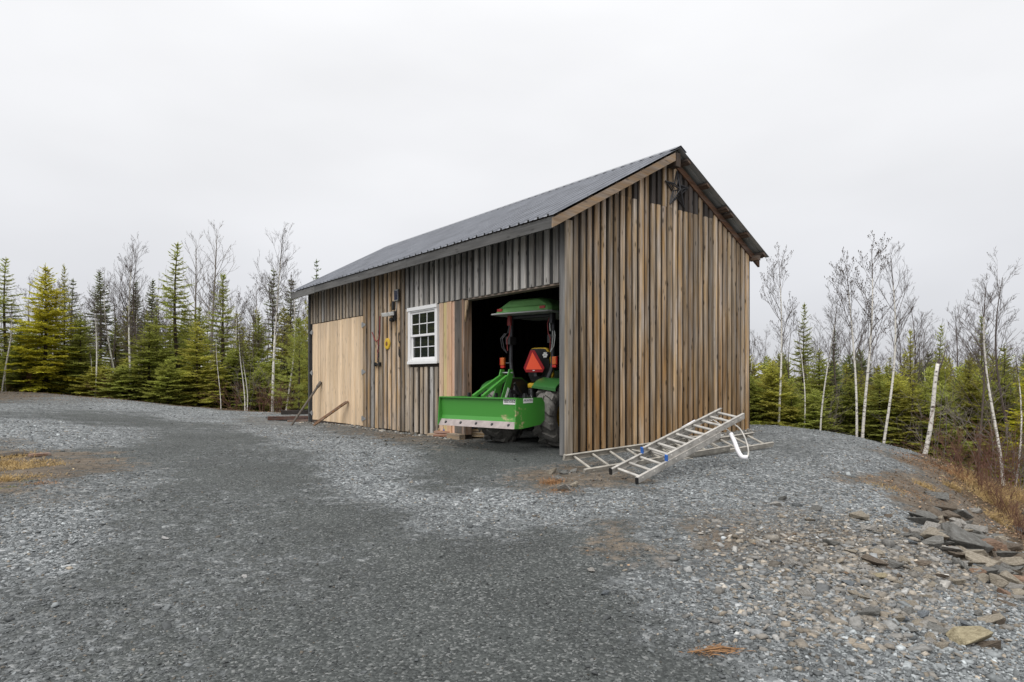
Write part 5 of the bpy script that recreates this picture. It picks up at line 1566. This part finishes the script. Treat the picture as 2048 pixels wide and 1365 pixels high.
for i in range(110):
    u = rng.uniform(1470, 2110); Y = rng.uniform(19, 42)
    if rng.random() < .66:
        key = rng.choice(['fir_wide', 'fir_wide2', 'fir_bush', 'spruce_tall2'])
        tree(key, u, Y, rng.uniform(700, 770) - (Y < 26) * 0, rng.uniform(80, 130) * 19 / Y + 20, *lab2(rng.choice(['mid', 'olive', 'olive', 'dark']), key, 'right'))
    else:
        tree(rng.choice(['bare2', 'bare2', 'birch3']), u, Y, rng.uniform(640, 710), None, 'mid', RBB, 'bare trees right of the barn')
# low firs closing the wood's foot behind the bank
for i, u in enumerate(range(1490, 2090, 27)):
    tree(rng.choice(['fir_bush', 'fir_bush2', 'fir_wide2']), u + rng.uniform(-12, 12), rng.uniform(16.8, 19.5), rng.uniform(735, 805), rng.uniform(80, 125), *lab3(rng.choice(['mid', 'olive', 'pale']), 'right'))
for i, u in enumerate(range(5, 620, 30)):
    tree(rng.choice(['fir_bush', 'fir_bush2', 'fir_wide2']), u + rng.uniform(-12, 12), rng.uniform(25, 27.5), rng.uniform(690, 755), rng.uniform(75, 110), *lab3(rng.choice(['mid', 'pale', 'olive']), 'left'))
# the wood goes on round the yard, out of the frame to the left (seen in the window panes)
for i in range(26):
    a = R(rng.uniform(98, 150)); r_ = rng.uniform(24, 34)
    X, Y = math.cos(a) * r_ - 6, math.sin(a) * r_ * .9 - 4
    if X / max(Y, .1) > -.84: continue
    plant(rng.choice(['fir_wide', 'spruce_tall', 'fir_wide2']), X, Y, rng.uniform(4.5, 7), rng.uniform(1.2, 1.8), rng.choice(['mid', 'olive']), 'conifer continuing the wood past the left side of the yard', 'wood past the left of the yard')
for i in range(34):
    X, Y = rng.uniform(-29, -18.5), rng.uniform(11, 24)
    if X / max(Y, .1) > -.84: continue
    plant(rng.choice(['fir_wide', 'spruce_tall', 'fir_wide2']), X, Y, rng.uniform(5, 7.5), rng.uniform(1.3, 1.9), rng.choice(['mid', 'olive']), 'conifer continuing the wood past the left side of the yard', 'wood past the left of the yard')

# --- brush and bare stems at the edges
BR = [brush(40, 1.5, 10, .45), brush(41, 2.0, 8, .3), brush(42, 1.1, 12, .6)]
for me_ in BR: me_.materials.append(M['red_twig'])
BR2 = [brush(43, 2.2, 8, .35), brush(44, 1.6, 10, .5)]
for me_ in BR2: me_.materials.append(M['grey_twig'])
def brush_at(u, v, Y, me_, sc, label, group):
    X = at(u, Y); o = thing('bare_shrub', label, 'shrub', (X, Y, gz1(X, Y)), rng.uniform(0, 6.28), group)
    c = bpy.data.objects.new('stems', me_); link(c, o); o.scale = (sc, sc, sc); return o
for u, Y, k, sc, lab in ((1950, 11.2, 0, .85, 'reddish bare shrub beside the stump on the bank'), (1975, 11.6, 1, .6, 'thin reddish bare shrub right of the stump'), (1905, 13.2, 2, .8, 'low tangled shrub left of the stump'), (2025, 11.5, 1, .8, 'reddish bare shrub below the right edge birch'), (2000, 12.6, 0, .8, 'bare shrub behind the right edge birch'), (1985, 10.2, 2, .55, 'small reddish shrub in the dry grass of the bank'), (2030, 9.2, 0, .5, 'reddish shrub above the rocks at the right edge'), (2044, 8.4, 2, .5, 'low reddish shrub at the right edge by the dark rock'), (2005, 9.4, 2, .5, 'low reddish shrub just left of the right edge rocks'), (1930, 11.6, 2, .6, 'low rusty shrub on the bank left of the stump foot'), (1965, 10.6, 0, .45, 'short rusty shrub in front of the stump'),
                       (470, 22.6, 0, .8, 'bare shrub among thin birch stems at the gravel edge'), (525, 22.4, 2, 1.0, 'tangled brush at the foot of the big white birch'), (555, 22.0, 2, 1.0, 'tangled brush between the two birches by the barn'), (215, 23.9, 2, .9, 'rusty brush at the foot of the straight white birch'), (60, 24.6, 2, .9, 'rusty brush under the yellow green fir'), (580, 21.6, 0, .8, 'bare shrub beside the timbers at the barn corner')):
    brush_at(u, 0, Y, BR[k], sc, lab, 'bare shrubs at the gravel edge')
for u, Y, k, sc, lab in ((1880, 15.5, 0, 1.1, 'grey bare shrub between broken birch and stump'), (1800, 17, 1, 1.2, 'grey bare shrub left of the broken birch'), (1990, 13.4, 0, 1.1, 'grey bare shrub behind the stump'), (2040, 12.0, 1, 1.0, 'grey bare shrub at the right edge'), (1655, 17.2, 1, 1.2, 'grey bare shrub by the slender leaning birch'), (20, 25, 0, 1.0, 'grey bare shrub at the left edge'), (500, 23.4, 0, 1.0, 'grey bare shrub left of the big white birch'), (565, 22.8, 1, 1.0, 'grey bare shrub right of the big white birch')):
    brush_at(u, 0, Y, BR2[k], sc, lab, 'bare shrubs at the gravel edge')

# ------------------------------------------------------------------ dry grass (nobody could count the blades)
def grass(name, spots, mat, label, seed):
    rs = np.random.default_rng(seed); nm = NM(); A, B, W = [], [], []
    for (x, y, rad, cnt, h, lean) in spots:
        px, py = x + rs.normal(0, rad, cnt), y + rs.normal(0, rad * .8, cnt)
        pz = gz(px, py)
        d = rs.normal(0, lean, (cnt, 3)); d[:, 2] = 1; d /= np.linalg.norm(d, axis=1)[:, None]
        L = h * rs.uniform(.5, 1.2, cnt)
        a = np.c_[px, py, pz - .01]; mid = a + d * (L * .6)[:, None]
        d2 = d + rs.normal(0, .5, (cnt, 3)); d2[:, 2] -= .5; d2 /= np.linalg.norm(d2, axis=1)[:, None]
        A += [a, mid - d * (L * .12)[:, None]]; B += [mid, mid + d2 * (L * .45)[:, None]]; W += [np.full(cnt, .006), np.full(cnt, .005)]
    A, B = np.concatenate(A), np.concatenate(B)
    nm.diamonds(A, B, rs.normal(size=A.shape), np.concatenate(W))
    o = link(bpy.data.objects.new(name, nm.mesh(name))); o.data.materials.append(mat); return tag(o, label, 'grass', None, 'stuff')
def spots(lst):
    out = []
    for u, v, rpx, cnt, h, lean in lst:
        x, y, _ = ray_ground(u, v); out.append((x, y, rpx / FPX * y, cnt, h, lean))
    return out
grass('dry_grass', spots([(10, 932, 16, 380, .13, .7), (42, 938, 22, 380, .11, .8), (78, 926, 20, 260, .08, .9), (5, 962, 14, 300, .11, .8), (100, 932, 15, 200, .07, .8), (25, 915, 20, 350, .1, .7), (60, 955, 25, 300, .06, .9)]), M['dry_grass'], 'tawny dry grass patch at the left of the yard', 1)
grass('dry_grass', spots([(2008, 1022, 10, 420, .32, .6), (2035, 1000, 14, 420, .3, .6), (1960, 980, 20, 420, .2, .8), (2030, 1050, 12, 260, .22, .7), (1985, 990, 12, 360, .26, .6), (1970, 1000, 14, 300, .22, .7), (1905, 978, 8, 220, .14, .6), (1850, 975, 10, 220, .10, .7), (1775, 978, 25, 260, .06, .9), (1940, 955, 14, 300, .2, .6), (1995, 1045, 12, 200, .2, .7)]), M['dry_grass'], 'tawny dry grass tufts on the bank at the right', 2)
grass('dry_straw', spots([(1103, 968, 10, 260, .10, .8), (1125, 982, 14, 200, .06, 1.0), (1095, 988, 22, 160, .04, 1.2), (1850, 925, 30, 500, .07, 1.0), (1890, 920, 20, 400, .10, .9), (1880, 950, 40, 500, .06, 1.1), (1925, 960, 20, 300, .2, .6), (75, 968, 18, 300, .04, 1.2), (100, 968, 10, 150, .03, 1.2), (1820, 985, 40, 400, .05, 1.1), (560, 828, 40, 300, .08, 1.1), (90, 793, 90, 700, .08, 1.2), (210, 798, 50, 300, .08, 1.2)]), M['straw'], 'orange brown dead straw and leaf litter along the gravel edges', 3)
grass('moss', spots([(20, 975, 14, 500, .02, 1.0), (60, 962, 16, 400, .02, 1.0), (45, 985, 16, 300, .015, 1.0)]), M['moss'], 'yellow green moss low in the left grass patch', 4)
# fallen leaves, bark and twigs lying on bare soil and under the trees
cnt = 60000
X = np.r_[nrg.uniform(-19, 10, cnt), nrg.uniform(4, 10, 30000)]; Y = np.r_[nrg.uniform(4, 27, cnt), nrg.uniform(4, 16, 30000)]
lo, di = zones(X, Y); pad_ = inside_pad(X, Y)
kp = (nrg.random(len(X)) < np.where(pad_, np.clip(di - .3, 0, 1) * .55, .8)) & ~barn_footprint(X, Y, .05) & (np.abs(X) < Y * .95)
X, Y = X[kp], Y[kp]; k = len(X)
a = np.c_[X, Y, gz(X, Y) + nrg.uniform(.002, .02, k)]
d = nrg.normal(size=(k, 3)); d[:, 2] *= .25; d /= np.linalg.norm(d, axis=1)[:, None]
nn = nrg.normal(0, .45, (k, 3)); nn[:, 2] = 1
nm = NM(); L = np.where(nrg.random(k) < .12, nrg.uniform(.08, .22, k), nrg.uniform(.02, .055, k)); nm.diamonds(a, a + d * L[:, None], nn, np.where(L > .07, .008, .024))
me = nm.mesh('leaf_litter'); v_ = np.exp(nrg.normal(math.log(.13), .5, k)); 
colr = np.c_[v_ * 1.35, v_ * .88, v_ * .52]; at_ = me.attributes.new('tint', 'FLOAT_COLOR', 'POINT')
at_.data.foreach_set('color', np.c_[np.repeat(np.clip(colr, 0, .6), 4, 0), np.ones(k * 4)].astype(np.float32).ravel()); me.materials.append(M['stone'])
tag(link(bpy.data.objects.new('leaf_litter', me)), 'brown fallen leaves and twigs on the soil edges', 'leaf litter', None, 'stuff')
x, y, z = ray_ground(1432, 1313)
nm = NM(); rs = np.random.default_rng(5); cnt = 260
a = np.c_[nrg.normal(0, .045, cnt), nrg.normal(0, .022, cnt), np.abs(nrg.normal(.008, .006, cnt))]; d = nrg.normal(size=(cnt, 3)); d[:, 2] *= .2; d[:, 0] *= 1.6
a[:, 0] += np.where(nrg.random(cnt) < .4, -.06, .03); a[:, 1] += np.where(a[:, 0] < -.03, -.02, .01)
nm.diamonds(a, a + d * .022, nrg.normal(size=(cnt, 3)), np.full(cnt, .004))
nm.tube(np.array([(-.15, -.03, .008), (-.06, -.015, .014), (.03, .01, .016), (.12, .012, .008)]), [.003, .005, .005, .003], 5)
o = link(bpy.data.objects.new('dead_fir_sprig', nm.mesh('dead_fir_sprig'))); o.data.materials.append(M['straw']); o.location = (x, y, z + .006)
tag(o, 'rust orange dead fir sprig lying on the dark gravel', 'fir sprig')

# ------------------------------------------------------------------ rocks
import bmesh
M['rock'] = plain('rock', (.2, .2, .2), .85)
m, n, l, b = new_mat('angular_rock')
oi = n.new('ShaderNodeObjectInfo'); tc = n.new('ShaderNodeTexCoord')
no = n.new('ShaderNodeTexNoise'); no.inputs['Scale'].default_value = 6; no.inputs['Detail'].default_value = 8; no.inputs['Roughness'].default_value = .65
mp = n.new('ShaderNodeMapping'); mp.inputs['Scale'].default_value = (.6, 1, 2.2); l.new(tc.outputs['Object'], mp.inputs[0]); l.new(mp.outputs[0], no.inputs[0])
cr = n.new('ShaderNodeValToRGB'); l.new(no.outputs[0], cr.inputs[0])
cr.color_ramp.elements[0].position = .3; cr.color_ramp.elements[0].color = (.55, .52, .48, 1); cr.color_ramp.elements[1].position = .7; cr.color_ramp.elements[1].color = (1.3, 1.3, 1.3, 1)
mu = n.new('ShaderNodeMix'); mu.data_type = 'RGBA'; mu.blend_type = 'MULTIPLY'; mu.inputs[0].default_value = 1
l.new(oi.outputs['Color'], mu.inputs[6]); l.new(cr.outputs[0], mu.inputs[7]); l.new(mu.outputs[2], b.inputs['Base Color']); b.inputs['Roughness'].default_value = .85; b.inputs['Specular IOR Level'].default_value = .25
bp = n.new('ShaderNodeBump'); bp.inputs['Strength'].default_value = .6; bp.inputs['Distance'].default_value = .15; l.new(no.outputs[0], bp.inputs['Height']); l.new(bp.outputs[0], b.inputs['Normal'])
M['rock'] = m
ROCK = []
for k in range(9):
    rs = np.random.default_rng(60 + k); bm = bmesh.new()
    for _ in range(11):
        p = rs.normal(size=3); p /= np.linalg.norm(p) ** .8 + 1e-6; p = np.sign(p) * np.abs(p) ** .65
        bm.verts.new(p * (1, .72, .45) * rs.uniform(.8, 1.05))
    bmesh.ops.convex_hull(bm, input=bm.verts)
    bmesh.ops.delete(bm, geom=[v for v in bm.verts if not v.link_faces], context='VERTS')
    bmesh.ops.bevel(bm, geom=list(bm.edges), offset=.025, segments=1, affect='EDGES')
    me_ = bpy.data.meshes.new('rock'); bm.to_mesh(me_); bm.free(); me_.materials.append(M['rock']); ROCK.append(me_)
RC = {'grey': (.19, .19, .18), 'pale': (.33, .32, .30), 'tan': (.32, .285, .23), 'red': (.26, .175, .125), 'dark': (.075, .075, .075), 'white': (.5, .5, .5), 'blue': (.17, .19, .21), 'yellow': (.36, .315, .21), 'brown': (.17, .14, .11)}
def rock(u, v, wpx, colr, label=None, group=None, rz=None, flat=1.0, sink=.12, k=None, xy=None):
    if xy: x, y = xy; z = gz1(x, y)
    else: x, y, z = ray_ground(u, v)
    r_ = wpx / 2 / FPX * y
    o = bpy.data.objects.new('rock', ROCK[rng.randrange(9) if k is None else k]); link(o)
    o.location = (x, y, z + r_ * (.32 * flat - sink)); o.scale = (r_, r_ * rng.uniform(.85, 1.2), r_ * flat * rng.uniform(.85, 1.25))
    o.rotation_euler = (rng.uniform(-.35, .35), rng.uniform(-.3, .3), rng.uniform(0, 6.28) if rz is None else rz)
    c = RC[colr]; j = rng.uniform(.85, 1.15); o.color = (c[0] * j, c[1] * j, c[2] * j, 1)
    return tag(o, label, 'rock', group)
named = [(1847, 1043, 46, 'grey', 'grey slab rock at the top of the bank'), (1915, 1036, 52, 'grey', 'rounded grey boulder in brown soil on the bank'), (1950, 1026, 26, 'pale', 'small pale rock right of the rounded grey boulder'), (1905, 1064, 34, 'grey', 'grey rock leaning below the rounded boulder'), (1920, 1094, 88, 'grey', 'long grey slab with a sharp edge on the bank'), (2008, 1118, 62, 'grey', 'long narrow slate slab tilted on the bank at right'), (2020, 1142, 66, 'tan', 'big tan block above the reddish one at the right edge'), (2036, 1170, 64, 'red', 'reddish brown block at the right edge'), (1928, 1118, 30, 'tan', 'tan stone below the long grey slab'), (1812, 1128, 26, 'tan', 'round tan stone on the gravel slope'), (1746, 1132, 44, 'brown', 'dark brown elongated stone on the gravel slope'), (1760, 1162, 30, 'yellow', 'small yellowish stone below the brown elongated one'), (1718, 1038, 36, 'tan', 'broken tan rock near the slope top'), (2042, 1066, 30, 'dark', 'dark rock at the right edge by the grass'), (2034, 1118, 28, 'pale', 'pale rock at the right edge between slabs'), (1829, 1076, 28, 'grey', 'grey stone left of the long grey slab'), (1438, 1036, 20, 'grey', 'lone grey cube like stone in the gravel'), (1519, 1082, 24, 'pale', 'pale pebble rock on the brown soil patch'), (1940, 1290, 76, 'yellow', 'long yellowish rock at the lower right'), (1614, 1199, 38, 'pale', 'pale flat rock in the middle of the gravel slope'), (1989, 1252, 46, 'tan', 'large tan stone above the long yellowish rock'), (488, 1158, 13, 'white', 'small white stone on the dark track'), (330, 1080, 17, 'white', 'flat white stone at the left of the track'), (1181, 1144, 24, 'pale', 'flat pale stone on the dark gravel'), (1209, 1190, 22, 'blue', 'bluish flat stone on the dark gravel'), (2048, 1030, 26, 'white', 'white stone at the right edge beside the grass tuft'),
 (1133, 948, 34, 'grey', 'grey stone under the lying ladder end'), (1118, 962, 34, 'grey', 'angular stone left of the lying ladder end'), (1105, 948, 30, 'tan', 'tan stone by the barn corner post'), (1148, 972, 26, 'tan', 'tan stone in front of the lying ladder foot'), (1128, 982, 32, 'pale', 'pale stone nearest the camera by the ladder end'), (1090, 940, 22, 'grey', 'small grey stone left of the barn corner'), (1150, 945, 24, 'grey', 'grey stone between the ladder rails')]
for u, v, w_px, c, lab in named: rock(u, v, w_px * (1.2 if u > 1700 else 1), c, lab, 'rocks of the yard and bank')
rr = random.Random(3)
rng_save = rng
for i in range(175):
    # rubble spread over the slope right of the ladders
    t = rr.random()
    u = rr.triangular(1380, 2046, 1780); v = rr.uniform(1000, 1270) if u < 1800 else rr.uniform(1040, 1300)
    if v < 1000 + max(0, (u - 1640)) * .25: v = 1000 + max(0, (u - 1640)) * .25 + rr.uniform(0, 120)
    if v > 1010 + (u - 1330) * .55: continue
    ck = rr.choice(['grey', 'pale', 'tan', 'tan', 'blue', 'brown', 'grey', 'pale'])
    rock(u, v, rr.triangular(11, 44, 15) * (v - 700) / 400, ck, 'small angular %s stone in the rubble of the gravel slope' % {'blue': 'bluish', 'pale': 'pale grey'}.get(ck, ck), '%s rubble stones on the slope' % ck, flat=rr.uniform(.6, 1.1))
for i in range(110):
    # stones on the soil of the bank itself
    u = rr.uniform(1840, 2046); v = rr.uniform(1010, 1230)
    if v < 1000 + (u - 1860) * .55 or v > 1090 + (u - 1860) * .8: continue
    ck = rr.choice(['grey', 'tan', 'pale', 'brown', 'red', 'grey'])
    rock(u, v, rr.uniform(20, 60), ck, 'broken %s stone embedded along the edge of the bank' % ck, '%s stones along the bank edge' % ck)
for i in range(34):
    u = rr.uniform(640, 930); v = 862 + (u - 640) * .07 + rr.uniform(4, 20)
    rock(u, v, rr.uniform(5, 10), rr.choice(['pale', 'grey', 'tan']), 'small stone scattered along the foot of the side wall', 'small stones along the side wall')

for i in range(46):
    # the broken ledge itself, big blocks stepping down the bank
    t = rr.random(); u = 1835 + 215 * t; v = 1035 + 150 * t + rr.gauss(0, 22)
    ck = rr.choice(['grey', 'tan', 'pale', 'brown', 'red', 'grey', 'tan'])
    rock(u, v, rr.triangular(24, 82, 36), ck, 'broken %s stone embedded along the edge of the bank' % ck, '%s stones along the bank edge' % ck, flat=rr.uniform(.8, 1.3), sink=.05)
